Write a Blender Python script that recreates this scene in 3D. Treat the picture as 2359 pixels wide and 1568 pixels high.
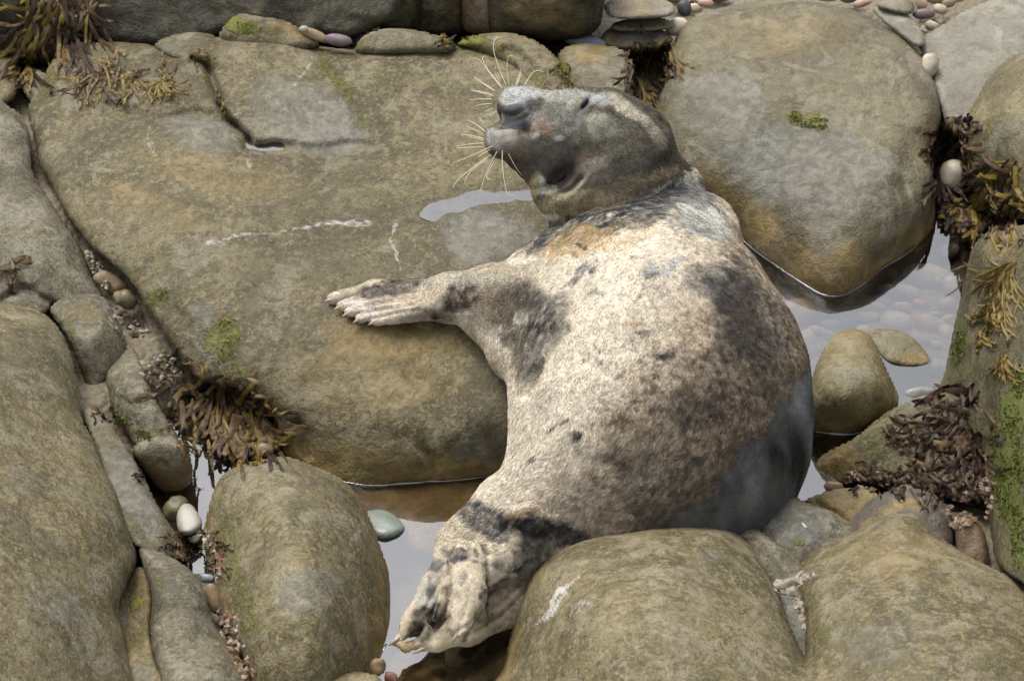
import bpy, math, random
import numpy as np
from mathutils import Vector, Matrix
random.seed(7); RNG = np.random.default_rng(7)
S = bpy.context.scene
for o in list(bpy.data.objects): bpy.data.objects.remove(o)
COL = S.collection

# ------------------------------------------------------------------ camera
TH = math.radians(38.0)          # camera looks 38 degrees down from a low cliff
D0 = 9.0                         # metres to the middle of the picture
FW = 2.4                         # metres of shore across the frame there
SCL = 2358.0 * D0 / FW           # pixels (2358 wide drawing grid) per unit tangent
MPP = FW / 2358.0                # metres per pixel at D0
NV = np.array([0, -math.cos(TH), math.sin(TH)])
UV = np.array([0, math.sin(TH), math.cos(TH)])
RV = np.array([1.0, 0, 0])
CAM = NV * D0
cd = bpy.data.cameras.new('camera'); cam = bpy.data.objects.new('camera', cd); COL.objects.link(cam)
cd.sensor_width = 36; cd.lens = 36 * D0 / FW; cd.clip_end = 300
cam.matrix_world = Matrix(((1, 0, 0, CAM[0]), (0, UV[1], NV[1], CAM[1]), (0, UV[2], NV[2], CAM[2]), (0, 0, 0, 1)))
cd.dof.use_dof = True; cd.dof.focus_distance = D0 - 0.35; cd.dof.aperture_fstop = 9.0
S.camera = cam
S.render.resolution_x = 1024; S.render.resolution_y = 680

# ------------------------------------------------------------------ light
SUN_EL, SUN_AZ = 66.0, -42.0      # azimuth from +y (behind the scene), negative = left
sx = math.sin(math.radians(SUN_AZ)) * math.cos(math.radians(SUN_EL))
sy = math.cos(math.radians(SUN_AZ)) * math.cos(math.radians(SUN_EL))
sz = math.sin(math.radians(SUN_EL))
w = bpy.data.worlds.new('World'); S.world = w; w.use_nodes = True
nt = w.node_tree; nt.nodes.clear()
out = nt.nodes.new('ShaderNodeOutputWorld'); bg = nt.nodes.new('ShaderNodeBackground')
sky = nt.nodes.new('ShaderNodeTexSky'); sky.sky_type = 'NISHITA'; sky.sun_disc = False
sky.sun_elevation = math.radians(SUN_EL); sky.sun_rotation = math.radians(SUN_AZ)
sky.air_density = 1.0; sky.dust_density = 4.0; sky.ozone_density = 1.0
hs = nt.nodes.new('ShaderNodeHueSaturation'); hs.inputs['Saturation'].default_value = 0.30
tc = nt.nodes.new('ShaderNodeTexCoord'); cn = nt.nodes.new('ShaderNodeTexNoise')
cn.inputs['Scale'].default_value = 2.2; cn.inputs['Detail'].default_value = 4
cr = nt.nodes.new('ShaderNodeMapRange'); cr.inputs[1].default_value = 0.3; cr.inputs[2].default_value = 0.7
cr.inputs[3].default_value = 0.85; cr.inputs[4].default_value = 1.3
mm = nt.nodes.new('ShaderNodeMixRGB'); mm.blend_type = 'MULTIPLY'; mm.inputs[0].default_value = 1
nt.links.new(tc.outputs['Generated'], cn.inputs['Vector']); nt.links.new(cn.outputs[0], cr.inputs[0])
nt.links.new(sky.outputs[0], hs.inputs['Color']); nt.links.new(hs.outputs[0], mm.inputs[1])
nt.links.new(cr.outputs[0], mm.inputs[2]); nt.links.new(mm.outputs[0], bg.inputs[0])
bg.inputs[1].default_value = 0.15
nt.links.new(bg.outputs[0], out.inputs[0])
ld = bpy.data.lights.new('sun', 'SUN'); ld.energy = 0.95; ld.angle = math.radians(24); ld.color = (1, 0.95, 0.86)
sun = bpy.data.objects.new('sun', ld); COL.objects.link(sun)
sun.rotation_euler = Vector((sx, sy, sz)).to_track_quat('Z', 'Y').to_euler()
sun.location = (sx * 20, sy * 20, sz * 20)
S.view_settings.view_transform = 'Standard'; S.view_settings.look = 'None'
S.view_settings.gamma = 1; S.view_settings.exposure = 0.9; S.view_settings.use_curve_mapping = False
S.render.engine = 'CYCLES'

# ------------------------------------------------------------------ pixel <-> place
def ray(x, y):
    x = np.asarray(x, float); y = np.asarray(y, float)
    a = (x - 1179) / SCL; b = (784 - y) / SCL
    return -NV + a[..., None] * RV + b[..., None] * UV
def w_of_z(x, y, z):
    d = ray(x, y); return D0 - (z - CAM[2]) / d[..., 2]
def Pw(x, y, wv):
    return CAM + ray(x, y) * (D0 - np.asarray(wv, float))[..., None]
def P(x, y, z):
    return Pw(x, y, w_of_z(x, y, np.asarray(z, float)))
def to_px(p):
    q = p - CAM; dep = -(q @ NV)
    return 1179 + (q @ RV) / dep * SCL, 784 - (q @ UV) / dep * SCL, D0 - dep

# ------------------------------------------------------------------ noise
def _hash(i, j, k):
    h = (i * 374761393 + j * 668265263 + k * 2147483647) & 0xFFFFFFFF
    h = ((h ^ (h >> 13)) * 1274126177) & 0xFFFFFFFF
    h = ((h ^ (h >> 16)) * 2246822519) & 0xFFFFFFFF
    return ((h ^ (h >> 15)) & 0xFFFFFF) / float(0x7FFFFF) - 1.0
def vnoise(p):
    f = np.floor(p); i = f.astype(np.int64) + 10000; t = p - f; t = t * t * (3 - 2 * t)
    r = 0
    for a in (0, 1):
        wa = t[:, 0] if a else 1 - t[:, 0]
        for b in (0, 1):
            wb = t[:, 1] if b else 1 - t[:, 1]
            for c in (0, 1):
                wc = t[:, 2] if c else 1 - t[:, 2]
                r = r + wa * wb * wc * _hash(i[:, 0] + a, i[:, 1] + b, i[:, 2] + c)
    return r
def fbm(p, octv=4, gain=.5):
    r = 0; a = 1.0; p = np.asarray(p, float)
    for o in range(octv):
        r = r + a * vnoise(p * (2.03 ** o) + o * 17.3); a *= gain
    return r
def sstep(a, b, x):
    t = np.clip((x - a) / (b - a), 0, 1); return t * t * (3 - 2 * t)

# ------------------------------------------------------------------ mesh helpers
def mesh_obj(name, verts, faces, mat, parent=None, smooth=True, attrs=None, origin=None):
    verts = np.asarray(verts, float)
    if origin is None:
        origin = np.array([verts[:, 0].mean(), verts[:, 1].mean(), verts[:, 2].min()]) if parent is None else np.zeros(3)
    me = bpy.data.meshes.new(name)
    me.from_pydata((verts - origin).tolist(), [], faces if isinstance(faces, list) else faces.tolist())
    if smooth: me.polygons.foreach_set('use_smooth', [True] * len(me.polygons))
    for k, v in (attrs or {}).items():
        v = np.asarray(v, np.float32)
        if v.ndim == 1:
            at = me.attributes.new(k, 'FLOAT', 'POINT'); at.data.foreach_set('value', v)
        else:
            at = me.attributes.new(k, 'FLOAT_COLOR', 'POINT')
            c = np.ones((len(v), 4), np.float32); c[:, :3] = v; at.data.foreach_set('color', c.ravel())
    me.materials.append(mat); me.update()
    o = bpy.data.objects.new(name, me); COL.objects.link(o)
    if parent is not None:
        o.parent = parent; o.location = Vector(origin) - parent.location
    else: o.location = origin
    return o
def tag(o, label, cat=None, group=None, kind=None):
    if label: o['label'] = label
    if cat: o['category'] = cat
    if group: o['group'] = group
    if kind: o['kind'] = kind
    return o
def empty(name, loc, label, cat, group=None):
    o = bpy.data.objects.new(name, None); COL.objects.link(o); o.location = loc; o.empty_display_size = .05
    return tag(o, label, cat, group)
def tube(pts, rads, n=6):
    pts = np.asarray(pts, float); m = len(pts); V = []; F = []
    tg = np.gradient(pts, axis=0); tg /= np.linalg.norm(tg, axis=1)[:, None] + 1e-9
    up = np.array([.3, .2, .93])
    for i in range(m):
        a = np.cross(tg[i], up); a /= np.linalg.norm(a) + 1e-9; b = np.cross(tg[i], a)
        for k in range(n):
            an = 2 * math.pi * k / n; V.append(pts[i] + rads[i] * (math.cos(an) * a + math.sin(an) * b))
    for i in range(m - 1):
        for k in range(n):
            F.append((i * n + k, i * n + (k + 1) % n, (i + 1) * n + (k + 1) % n, (i + 1) * n + k))
    F.append(tuple(range(n))[::-1]); F.append(tuple((m - 1) * n + k for k in range(n)))
    return V, F
def catmull(pts, sub, closed=True):
    p = np.asarray(pts, float); n = len(p); outp = []
    rng = range(n) if closed else range(n - 1)
    for i in rng:
        if closed: a, b, c, d = p[i - 1], p[i], p[(i + 1) % n], p[(i + 2) % n]
        else: a, b, c, d = p[max(i - 1, 0)], p[i], p[i + 1], p[min(i + 2, n - 1)]
        for s in range(sub):
            t = s / sub
            outp.append(.5 * ((2 * b) + (-a + c) * t + (2 * a - 5 * b + 4 * c - d) * t * t + (-a + 3 * b - 3 * c + d) * t ** 3))
    if not closed: outp.append(p[-1])
    return np.array(outp)
def seg_dist(px, py, poly, closed=True):
    best = np.full(px.shape, 1e9); bx = np.zeros(px.shape); by = np.zeros(px.shape)
    n = len(poly)
    for i in range(n if closed else n - 1):
        a = poly[i]; b = poly[(i + 1) % n]; d = b - a; L = d @ d + 1e-12
        t = np.clip(((px - a[0]) * d[0] + (py - a[1]) * d[1]) / L, 0, 1)
        qx = a[0] + t * d[0]; qy = a[1] + t * d[1]
        dd = np.hypot(px - qx, py - qy); m = dd < best
        best = np.where(m, dd, best); bx = np.where(m, qx, bx); by = np.where(m, qy, by)
    return best, bx, by
def inside(px, py, poly):
    r = np.zeros(px.shape, bool); n = len(poly)
    for i in range(n):
        x1, y1 = poly[i]; x2, y2 = poly[(i + 1) % n]
        if y1 == y2: continue
        c = ((y1 > py) != (y2 > py)) & (px < (x2 - x1) * (py - y1) / (y2 - y1) + x1)
        r ^= c
    return r
def tps(ctrl):
    c = np.asarray(ctrl, float); n = len(c); xy = c[:, :2] / 500.0; z = c[:, 2]
    if n < 3: return lambda x, y: np.full(np.shape(x), z.mean())
    def K(d2): return np.where(d2 > 1e-12, d2 * np.log(d2 + 1e-12), 0)
    d2 = ((xy[:, None] - xy[None]) ** 2).sum(-1)
    A = np.zeros((n + 3, n + 3)); A[:n, :n] = K(d2) + np.eye(n) * .02
    A[:n, n] = 1; A[:n, n + 1:] = xy; A[n, :n] = 1; A[n + 1:, :n] = xy.T
    s = np.linalg.lstsq(A, np.r_[z, 0, 0, 0], rcond=None)[0]
    def f(x, y):
        X = np.asarray(x, float) / 500; Y = np.asarray(y, float) / 500; r = s[n] + s[n + 1] * X + s[n + 2] * Y
        for i in range(n): r = r + s[i] * K((X - xy[i, 0]) ** 2 + (Y - xy[i, 1]) ** 2)
        return r
    return f

# ------------------------------------------------------------------ materials
def lk(nt, a, b): nt.links.new(a, b)
def mixc(nt, fac, c1, c2, mode='MIX'):
    m = nt.nodes.new('ShaderNodeMixRGB'); m.blend_type = mode
    for i, v in ((0, fac), (1, c1), (2, c2)):
        if isinstance(v, (int, float)): m.inputs[i].default_value = v
        elif isinstance(v, tuple): m.inputs[i].default_value = (*v, 1)
        else: nt.links.new(v, m.inputs[i])
    return m.outputs[0]
def noise(nt, vec, scale, detail=4, rough=.55, dist=0):
    n = nt.nodes.new('ShaderNodeTexNoise'); n.inputs['Scale'].default_value = scale
    n.inputs['Detail'].default_value = detail; n.inputs['Roughness'].default_value = rough
    n.inputs['Distortion'].default_value = dist; nt.links.new(vec, n.inputs['Vector']); return n.outputs[0]
def rng(nt, v, a, b, c=0., d=1.):
    m = nt.nodes.new('ShaderNodeMapRange'); m.interpolation_type = 'SMOOTHSTEP'
    for i, q in ((1, a), (2, b), (3, c), (4, d)): m.inputs[i].default_value = q
    nt.links.new(v, m.inputs[0]); return m.outputs[0]
def math_n(nt, op, a, b=None, clamp=False):
    m = nt.nodes.new('ShaderNodeMath'); m.operation = op; m.use_clamp = clamp
    for i, v in ((0, a), (1, b)):
        if v is None: continue
        if isinstance(v, (int, float)): m.inputs[i].default_value = v
        else: nt.links.new(v, m.inputs[i])
    return m.outputs[0]
def attr(nt, name, out='Fac'):
    a = nt.nodes.new('ShaderNodeAttribute'); a.attribute_name = name; return a.outputs[out]
def new_mat(name):
    m = bpy.data.materials.new(name); m.use_nodes = True; nt = m.node_tree
    return m, nt, nt.nodes['Principled BSDF']

def rock_mat(name, dark, mid, light, speck=.6, speckc=(.36, .27, .13), rough=.7, fine=1.0, moss=(.13, .13, .022)):
    dark, mid, light, speckc = [tuple(q * k for q, k in zip(cc, (.785, .765, .695))) for cc in (dark, mid, light, speckc)]
    m, nt, b = new_mat(name)
    g = nt.nodes.new('ShaderNodeNewGeometry'); v = g.outputs['Position']
    n1 = noise(nt, v, 4.2, 7, .6, .6); n2 = noise(nt, v, 13, 6, .65, .3); n3 = noise(nt, v, 70, 4, .7); n4 = noise(nt, v, 28, 5, .7, .5)
    n5 = noise(nt, v, 190, 2, .6)
    n6 = noise(nt, v, 42, 3, .6, .4); n7 = noise(nt, v, 95, 2, .55, .2)
    n0 = noise(nt, v, 2.3, 5, .6, 1.0); n8 = noise(nt, v, 8, 6, .62, .8)
    c = mixc(nt, rng(nt, n1, .40, .58), dark, mid)
    c = mixc(nt, rng(nt, n2, .48, .66), c, light)
    c = mixc(nt, math_n(nt, 'MULTIPLY', rng(nt, n4, .36, .50, 1, 0), .55), c, tuple(q * .5 for q in dark))
    c = mixc(nt, math_n(nt, 'MULTIPLY', rng(nt, n6, .54, .64), .55 * fine), c, tuple(min(1, q * 1.25) for q in light))
    c = mixc(nt, math_n(nt, 'MULTIPLY', rng(nt, n0, .38, .54, 1, 0), .5), c, tuple(q * .62 for q in dark))
    c = mixc(nt, math_n(nt, 'MULTIPLY', rng(nt, n8, .54, .62), .5), c, tuple(min(1, (q * .75 + .25 * sum(light) / 3) * 1.22) for q in light))
    sp = math_n(nt, 'MULTIPLY', rng(nt, n7, .53, .63), rng(nt, n2, .62, .42))
    c = mixc(nt, math_n(nt, 'MULTIPLY', sp, speck), c, speckc)
    c = mixc(nt, math_n(nt, 'MULTIPLY', rng(nt, n3, .38, .47, 1, 0), .5 * fine), c, tuple(q * .45 for q in dark))
    c = mixc(nt, math_n(nt, 'MULTIPLY', rng(nt, n5, .36, .46, 1, 0), .45 * fine), c, tuple(q * .4 for q in dark))
    # stains with a shape of their own; the dark mask also paints a shadow
    oc = math_n(nt, 'MULTIPLY', attr(nt, 'ochre'), rng(nt, n4, .25, .6, .45, 1.), True)
    c = mixc(nt, oc, c, mixc(nt, rng(nt, n2, .4, .65), (.135, .09, .026), (.30, .21, .078)))
    gr = math_n(nt, 'MULTIPLY', rng(nt, math_n(nt, 'ADD', attr(nt, 'grey'), math_n(nt, 'MULTIPLY', math_n(nt, 'SUBTRACT', math_n(nt, 'ADD', n8, math_n(nt, 'MULTIPLY', n4, .6)), .8), 1.6)), -.05, .85), rng(nt, attr(nt, 'grey'), .02, .45, 0, .8), True)
    c = mixc(nt, gr, c, mixc(nt, .35, mixc(nt, rng(nt, n6, .36, .64), (.10, .101, .090), (.195, .190, .164)), c))
    dk = math_n(nt, 'MULTIPLY', attr(nt, 'dark'), rng(nt, n4, .25, .6, .6, 1.), True)
    c = mixc(nt, dk, c, (.045, .037, .018))
    ms = math_n(nt, 'ADD', attr(nt, 'moss'), math_n(nt, 'MULTIPLY', math_n(nt, 'SUBTRACT', n3, .5), 1.6))
    ms = math_n(nt, 'MULTIPLY', rng(nt, ms, .35, .75), rng(nt, attr(nt, 'moss'), .03, .3), True)
    c = mixc(nt, ms, c, mixc(nt, n4, tuple(q * .6 for q in moss), tuple(q * 1.3 for q in moss)))
    wh = math_n(nt, 'ADD', attr(nt, 'white'), math_n(nt, 'MULTIPLY', math_n(nt, 'SUBTRACT', n3, .5), .8))
    wh = math_n(nt, 'MULTIPLY', rng(nt, wh, .3, .8), rng(nt, attr(nt, 'white'), .02, .2), True)
    c = mixc(nt, wh, c, (.48, .47, .43))
    lk(nt, c, b.inputs['Base Color'])
    r = math_n(nt, 'ADD', rng(nt, n2, .3, .7, rough - .12, rough + .12), 0.0)
    r = math_n(nt, 'SUBTRACT', r, math_n(nt, 'MULTIPLY', attr(nt, 'wet'), .38), True)
    lk(nt, r, b.inputs['Roughness'])
    b.inputs['Specular IOR Level'].default_value = .38
    h = math_n(nt, 'ADD', math_n(nt, 'MULTIPLY', n4, 1.0), math_n(nt, 'MULTIPLY', n3, .55))
    h = math_n(nt, 'ADD', h, math_n(nt, 'MULTIPLY', n5, .25))
    h = math_n(nt, 'ADD', h, math_n(nt, 'MULTIPLY', ms, .5))
    bp = nt.nodes.new('ShaderNodeBump'); bp.inputs['Strength'].default_value = .8; bp.inputs['Distance'].default_value = .009
    lk(nt, h, bp.inputs['Height']); lk(nt, bp.outputs[0], b.inputs['Normal'])
    return m
M = {}
M['olive'] = rock_mat('rock_olive', (.088, .074, .036), (.165, .138, .072), (.225, .20, .132), .42, (.31, .23, .105))
M['tan'] = rock_mat('rock_tan', (.105, .088, .042), (.195, .162, .086), (.26, .228, .152), .5, (.35, .265, .12))
M['grey'] = rock_mat('rock_grey', (.10, .09, .06), (.18, .162, .112), (.255, .235, .18), .35, (.34, .28, .17))
M['smooth'] = rock_mat('rock_smooth', (.115, .10, .058), (.185, .163, .104), (.255, .235, .175), .3, (.30, .24, .13), .66, .5)
M['ochre'] = rock_mat('rock_ochre', (.14, .115, .05), (.235, .195, .10), (.29, .255, .165), .4, (.36, .27, .11), .6, .6)
M['brown'] = rock_mat('rock_dark_brown', (.022, .018, .009), (.045, .037, .018), (.075, .062, .032), .2, (.10, .075, .034), .6)
M['pale'] = rock_mat('rock_pale', (.23, .215, .18), (.285, .27, .23), (.34, .325, .285), .15, (.3, .26, .19), .7, .4)
M['pink'] = rock_mat('rock_pinkish', (.18, .125, .085), (.26, .185, .125), (.30, .25, .19), .2, (.36, .25, .15), .6, .4)
M['purple'] = rock_mat('rock_purple', (.07, .058, .055), (.115, .098, .09), (.16, .14, .125), .2, (.2, .15, .09), .5, .4)
M['sand'] = rock_mat('rock_sandy_ochre', (.34, .225, .10), (.44, .31, .15), (.5, .37, .2), .2, (.5, .36, .17), .7, .5)
M['wall'] = rock_mat('rock_mossy', (.075, .066, .034), (.135, .118, .06), (.19, .168, .095), .4, (.24, .19, .08), .75, 1, (.10, .115, .022))

def peb_mat(name, c, var=.3, rough=.5):
    m, nt, b = new_mat(name)
    g = nt.nodes.new('ShaderNodeNewGeometry'); v = g.outputs['Position']
    n1 = noise(nt, v, 20, 5); n2 = noise(nt, v, 150, 3)
    k = mixc(nt, rng(nt, n1, .3, .7), tuple(q * (1 - var) for q in c), tuple(min(1, q * (1 + var)) for q in c))
    k = mixc(nt, rng(nt, n2, .55, .75, 0, .35), k, tuple(q * .45 for q in c)); lk(nt, k, b.inputs['Base Color'])
    b.inputs['Roughness'].default_value = rough
    bp = nt.nodes.new('ShaderNodeBump'); bp.inputs['Strength'].default_value = .35; bp.inputs['Distance'].default_value = .003
    lk(nt, n2, bp.inputs['Height']); lk(nt, bp.outputs[0], b.inputs['Normal']); return m
PB = {'cream': peb_mat('pebble_cream', (.38, .33, .24)), 'pink': peb_mat('pebble_pink', (.38, .25, .18)), 'grey': peb_mat('pebble_grey', (.23, .235, .22)),
      'green': peb_mat('pebble_green_grey', (.19, .215, .185), .15, .35), 'blue': peb_mat('pebble_blue_grey', (.2, .24, .27), .15), 'brown': peb_mat('pebble_brown', (.21, .15, .08)),
      'red': peb_mat('pebble_red_brown', (.17, .075, .045)), 'dark': peb_mat('pebble_dark', (.06, .055, .055)), 'orange': peb_mat('pebble_orange', (.33, .18, .07)),
      'white': peb_mat('pebble_white', (.36, .34, .285), .12, .6), 'olive': peb_mat('pebble_olive', (.13, .11, .05)), 'mud': peb_mat('pebble_muddy', (.19, .165, .11)), 'purple': peb_mat('pebble_purple', (.12, .085, .09))}

# ------------------------------------------------------------------ rocks: traced outline + heights in metres, rounded edges, noise, closed back
ROCKS = []; RK = {}
def paint_fields(px, py, paint, pos):
    wx = px + 14 * vnoise(pos * 22) + 6 * vnoise(pos * 60); wy = py + 14 * vnoise(pos * 22 + 50) + 6 * vnoise(pos * 60 + 9)
    A = {k: np.zeros(px.shape) for k in ('moss', 'white', 'ochre', 'dark', 'grey', 'wet')}
    for it in paint:
        k = it[0]
        if it[1] == 'b':
            _, _, cx, cy, rx, ry, an, st = it
            ca, sa = math.cos(math.radians(an)), math.sin(math.radians(an))
            dx = (wx - cx) * ca + (wy - cy) * sa; dy = -(wx - cx) * sa + (wy - cy) * ca
            f = st * (1 - sstep(.45, 1.15, np.sqrt((dx / rx) ** 2 + (dy / ry) ** 2)))
        else:
            _, _, pts, wd, st = it
            d, _, _ = seg_dist(wx, wy, np.asarray(pts, float), False); f = st * (1 - sstep(wd * .3, wd, d))
        A[k] = np.maximum(A[k], f)
    return A
def rock(name, label, outline, ctrl, mat, cat='rock', roll=45, rolld=.08, cell=7, amp=.010, freq=7., grooves=(), paint=(), tide=.05, group=None, parent=None, back=.45, steps=()):
    pol = catmull(outline, 6)
    pol = pol + np.c_[vnoise(np.c_[pol / 60., np.zeros(len(pol))]), vnoise(np.c_[pol / 60., np.ones(len(pol)) * 7])] * 3.0
    x0, y0 = pol.min(0) - cell; x1, y1 = pol.max(0) + cell
    nx = int((x1 - x0) / cell) + 2; ny = int((y1 - y0) / cell) + 2
    gx, gy = np.meshgrid(x0 + np.arange(nx) * cell, y0 + np.arange(ny) * cell, indexing='ij')
    ins = inside(gx, gy, pol); e, bx, by = seg_dist(gx, gy, pol)
    snap = (~ins) & (e < cell * .75)
    gx = np.where(snap, bx, gx); gy = np.where(snap, by, gy); e = np.where(snap, 0, e)
    use = ins | snap
    cellok = use[:-1, :-1] & use[1:, :-1] & use[1:, 1:] & use[:-1, 1:]
    vused = np.zeros_like(use)
    for a, b in ((slice(0, -1), slice(0, -1)), (slice(1, None), slice(0, -1)), (slice(1, None), slice(1, None)), (slice(0, -1), slice(1, None))):
        vused[a, b] |= cellok
    idx = np.full(use.shape, -1); idx[vused] = np.arange(vused.sum())
    px = gx[vused]; py = gy[vused]; ee = e[vused]
    z = tps(ctrl)(px, py)
    for (pts, sgn, hgt, wd) in steps:       # ledge: one side of a line stands higher
        d, qx, qy = seg_dist(px, py, np.asarray(pts, float), False)
        z = z
    W = w_of_z(px, py, z)
    fdir = np.clip((by[vused] - py) / (ee + 1e-6), 0, 1); rf = np.where(ee > 0, 1 - .7 * fdir, 1) if tide is not None else 1.0
    t = np.clip(ee / roll, 0, 1); W = W - rolld * rf * (1 - np.sqrt(np.clip(1 - (1 - t) ** 2, 0, 1)))
    pos = Pw(px, py, W)
    for (pts, dep, wd) in grooves:
        d, _, _ = seg_dist(px + 9 * vnoise(pos * 25), py + 9 * vnoise(pos * 25 + 40), catmull(pts, 5, False), False)
        W = W - dep * np.exp(-(d / wd) ** 2)
    W = W + amp * fbm(pos * freq, 4, .45) + amp * .35 * np.abs(fbm(pos * freq * 3.1 + 5, 3))
    pos = Pw(px, py, W)
    A = paint_fields(px, py, paint, pos)
    if tide is not None:
        nz = pos[:, 2] + .025 * vnoise(pos * 9)
        A['ochre'] = np.maximum(A['ochre'], 1 - sstep(tide * .3, tide + .08, nz)); A['wet'] = np.maximum(A['wet'], 1 - sstep(.0, .05, nz))
    i00 = idx[:-1, :-1][cellok]; i10 = idx[1:, :-1][cellok]; i11 = idx[1:, 1:][cellok]; i01 = idx[:-1, 1:][cellok]
    F = np.c_[i00, i01, i11, i10]
    E = np.concatenate([F[:, [0, 1]], F[:, [1, 2]], F[:, [2, 3]], F[:, [3, 0]]])
    key = np.sort(E, 1); k = key[:, 0].astype(np.int64) * (len(px) + 1) + key[:, 1]
    u, inv, cnt = np.unique(k, return_inverse=True, return_counts=True)
    B = E[cnt[inv] == 1]
    bv = np.unique(B); loc = {int(v): i for i, v in enumerate(bv)}
    n = len(px); V = [pos]; cen = np.array([px.mean(), py.mean()]); nb = len(bv); faces = F.tolist(); prev = None
    for s, (dd, sh) in enumerate(((.05 * back / .45, .02), (.16 * back / .45, .07), (back, .22))):
        qx = px[bv] + (cen[0] - px[bv]) * sh; qy = py[bv] + (cen[1] - py[bv]) * sh
        q = Pw(qx, qy, W[bv] - dd); V.append(q)
        base = n + s * nb
        for a, b in B:
            la, lb = loc[int(a)], loc[int(b)]
            if s == 0: faces.append((int(b), int(a), base + la, base + lb))
            else: faces.append((base - nb + lb, base - nb + la, base + la, base + lb))
    V.append(V[-1].mean(0)[None]); c = n + 3 * nb
    for a, b in B: faces.append((n + 2 * nb + loc[int(b)], n + 2 * nb + loc[int(a)], c))
    tot = n + 3 * nb + 1; at = {}
    for kk, vv in A.items():
        f = np.zeros(tot); f[:n] = vv
        for s in range(3): f[n + s * nb:n + (s + 1) * nb] = vv[bv]
        at[kk] = f
    o = mesh_obj(name, np.concatenate(V), faces, mat, parent, True, at)
    if label: tag(o, label, cat, group)
    Wg = np.full(use.shape, -9.); Wg[vused] = W
    ROCKS.append((x0, y0, cell, Wg)); RK[label] = len(ROCKS) - 1
    return o
def surf(x, y, floor=-.10):
    best = float(w_of_z(x, y, floor))
    for x0, y0, c, Wg in ROCKS:
        i = int(round((x - x0) / c)); j = int(round((y - y0) / c))
        if 0 <= i < Wg.shape[0] and 0 <= j < Wg.shape[1] and Wg[i, j] > best: best = Wg[i, j]
    return best

# ---- the setting under everything: shore bed (one sheet) and the pool
gctrl = [(250, 700, .08), (200, 560, .13), (130, 470, .16), (320, 780, .07), (300, 1000, .07), (330, 1400, .09), (230, 900, .09), (60, 300, .12), (100, 100, .1), (600, 60, .12), (1300, 60, .12), (1500, 60, .10), (1700, -40, .12), (2100, 30, .10), (2200, 300, .05), (2200, 420, -.03),
         (2150, 650, -.1), (1900, 720, -.1), (2100, 880, -.09), (1850, 1100, -.09), (2050, 1110, -.0), (2250, 1200, .06), (2300, 1280, .1), (950, 1350, -.13), (1100, 1200, -.08), (960, 1220, -.08), (1100, 1540, -.1), (470, 1120, -.08), (440, 1105, -.08), (495, 1095, -.08), (470, 1160, -.08), (450, 1200, -.06), (455, 1240, -.04), (560, 1040, -.05),
         (500, 1350, 0.0), (540, 1500, .02), (1500, 900, -.13), (1700, 1100, -.1), (900, 1600, -.08), (1400, 1700, 0), (500, 1700, .05), (2300, 1700, .05), (0, -300, .15), (1200, -300, .2), (2400, -300, .15), (-300, 700, .1), (2700, 800, .1)]
gp = np.array([P(x, y, z) for x, y, z in gctrl])
def bed_z(X, Y):
    d2 = (X[:, None] - gp[None, :, 0]) ** 2 + (Y[:, None] - gp[None, :, 1]) ** 2
    wt = 1 / (d2 + .004) ** 1.6; z = (wt * gp[None, :, 2]).sum(1) / wt.sum(1)
    return z + .012 * fbm(np.c_[X, Y, X * 0] * 9, 3)
ax = np.concatenate([np.linspace(-25, -1.8, 14)[:-1], np.linspace(-1.8, 1.8, 150), np.linspace(1.8, 25, 14)[1:]])
ay = np.concatenate([np.linspace(-25, -1.8, 14)[:-1], np.linspace(-1.8, 2.6, 180), np.linspace(2.6, 25, 14)[1:]])
GX, GY = np.meshgrid(ax, ay, indexing='ij'); gz = bed_z(GX.ravel(), GY.ravel())
nyy = len(ay); ii, jj = np.meshgrid(np.arange(len(ax) - 1), np.arange(nyy - 1), indexing='ij'); ii = ii.ravel(); jj = jj.ravel()
mb, nt, b = new_mat('shingle_bed')
g = nt.nodes.new('ShaderNodeNewGeometry'); v = g.outputs['Position']
vo = nt.nodes.new('ShaderNodeTexVoronoi'); vo.inputs['Scale'].default_value = 55; lk(nt, v, vo.inputs['Vector'])
n2 = noise(nt, v, 9, 5); n3 = noise(nt, v, 120, 3)
c = mixc(nt, rng(nt, n2, .35, .65), (.12, .095, .052), (.19, .155, .095))
c = mixc(nt, .5, c, mixc(nt, 1.0, mixc(nt, .9, vo.outputs['Color'], (.5, .5, .5)), (.32, .26, .175), 'MULTIPLY'))
c = mixc(nt, rng(nt, n3, .5, .7, 0, .4), c, (.05, .04, .025)); lk(nt, c, b.inputs['Base Color']); b.inputs['Roughness'].default_value = .7
bp = nt.nodes.new('ShaderNodeBump'); bp.inputs['Strength'].default_value = .8; bp.inputs['Distance'].default_value = .01
lk(nt, math_n(nt, 'SUBTRACT', 1.0, vo.outputs['Distance']), bp.inputs['Height']); lk(nt, bp.outputs[0], b.inputs['Normal'])
bed = mesh_obj('shore_bed', np.c_[GX.ravel(), GY.ravel(), gz], np.c_[ii * nyy + jj, (ii + 1) * nyy + jj, (ii + 1) * nyy + jj + 1, ii * nyy + jj + 1], mb, origin=np.zeros(3))
tag(bed, 'brown shingle bed under the pools and between the rocks', kind='structure')

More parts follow.
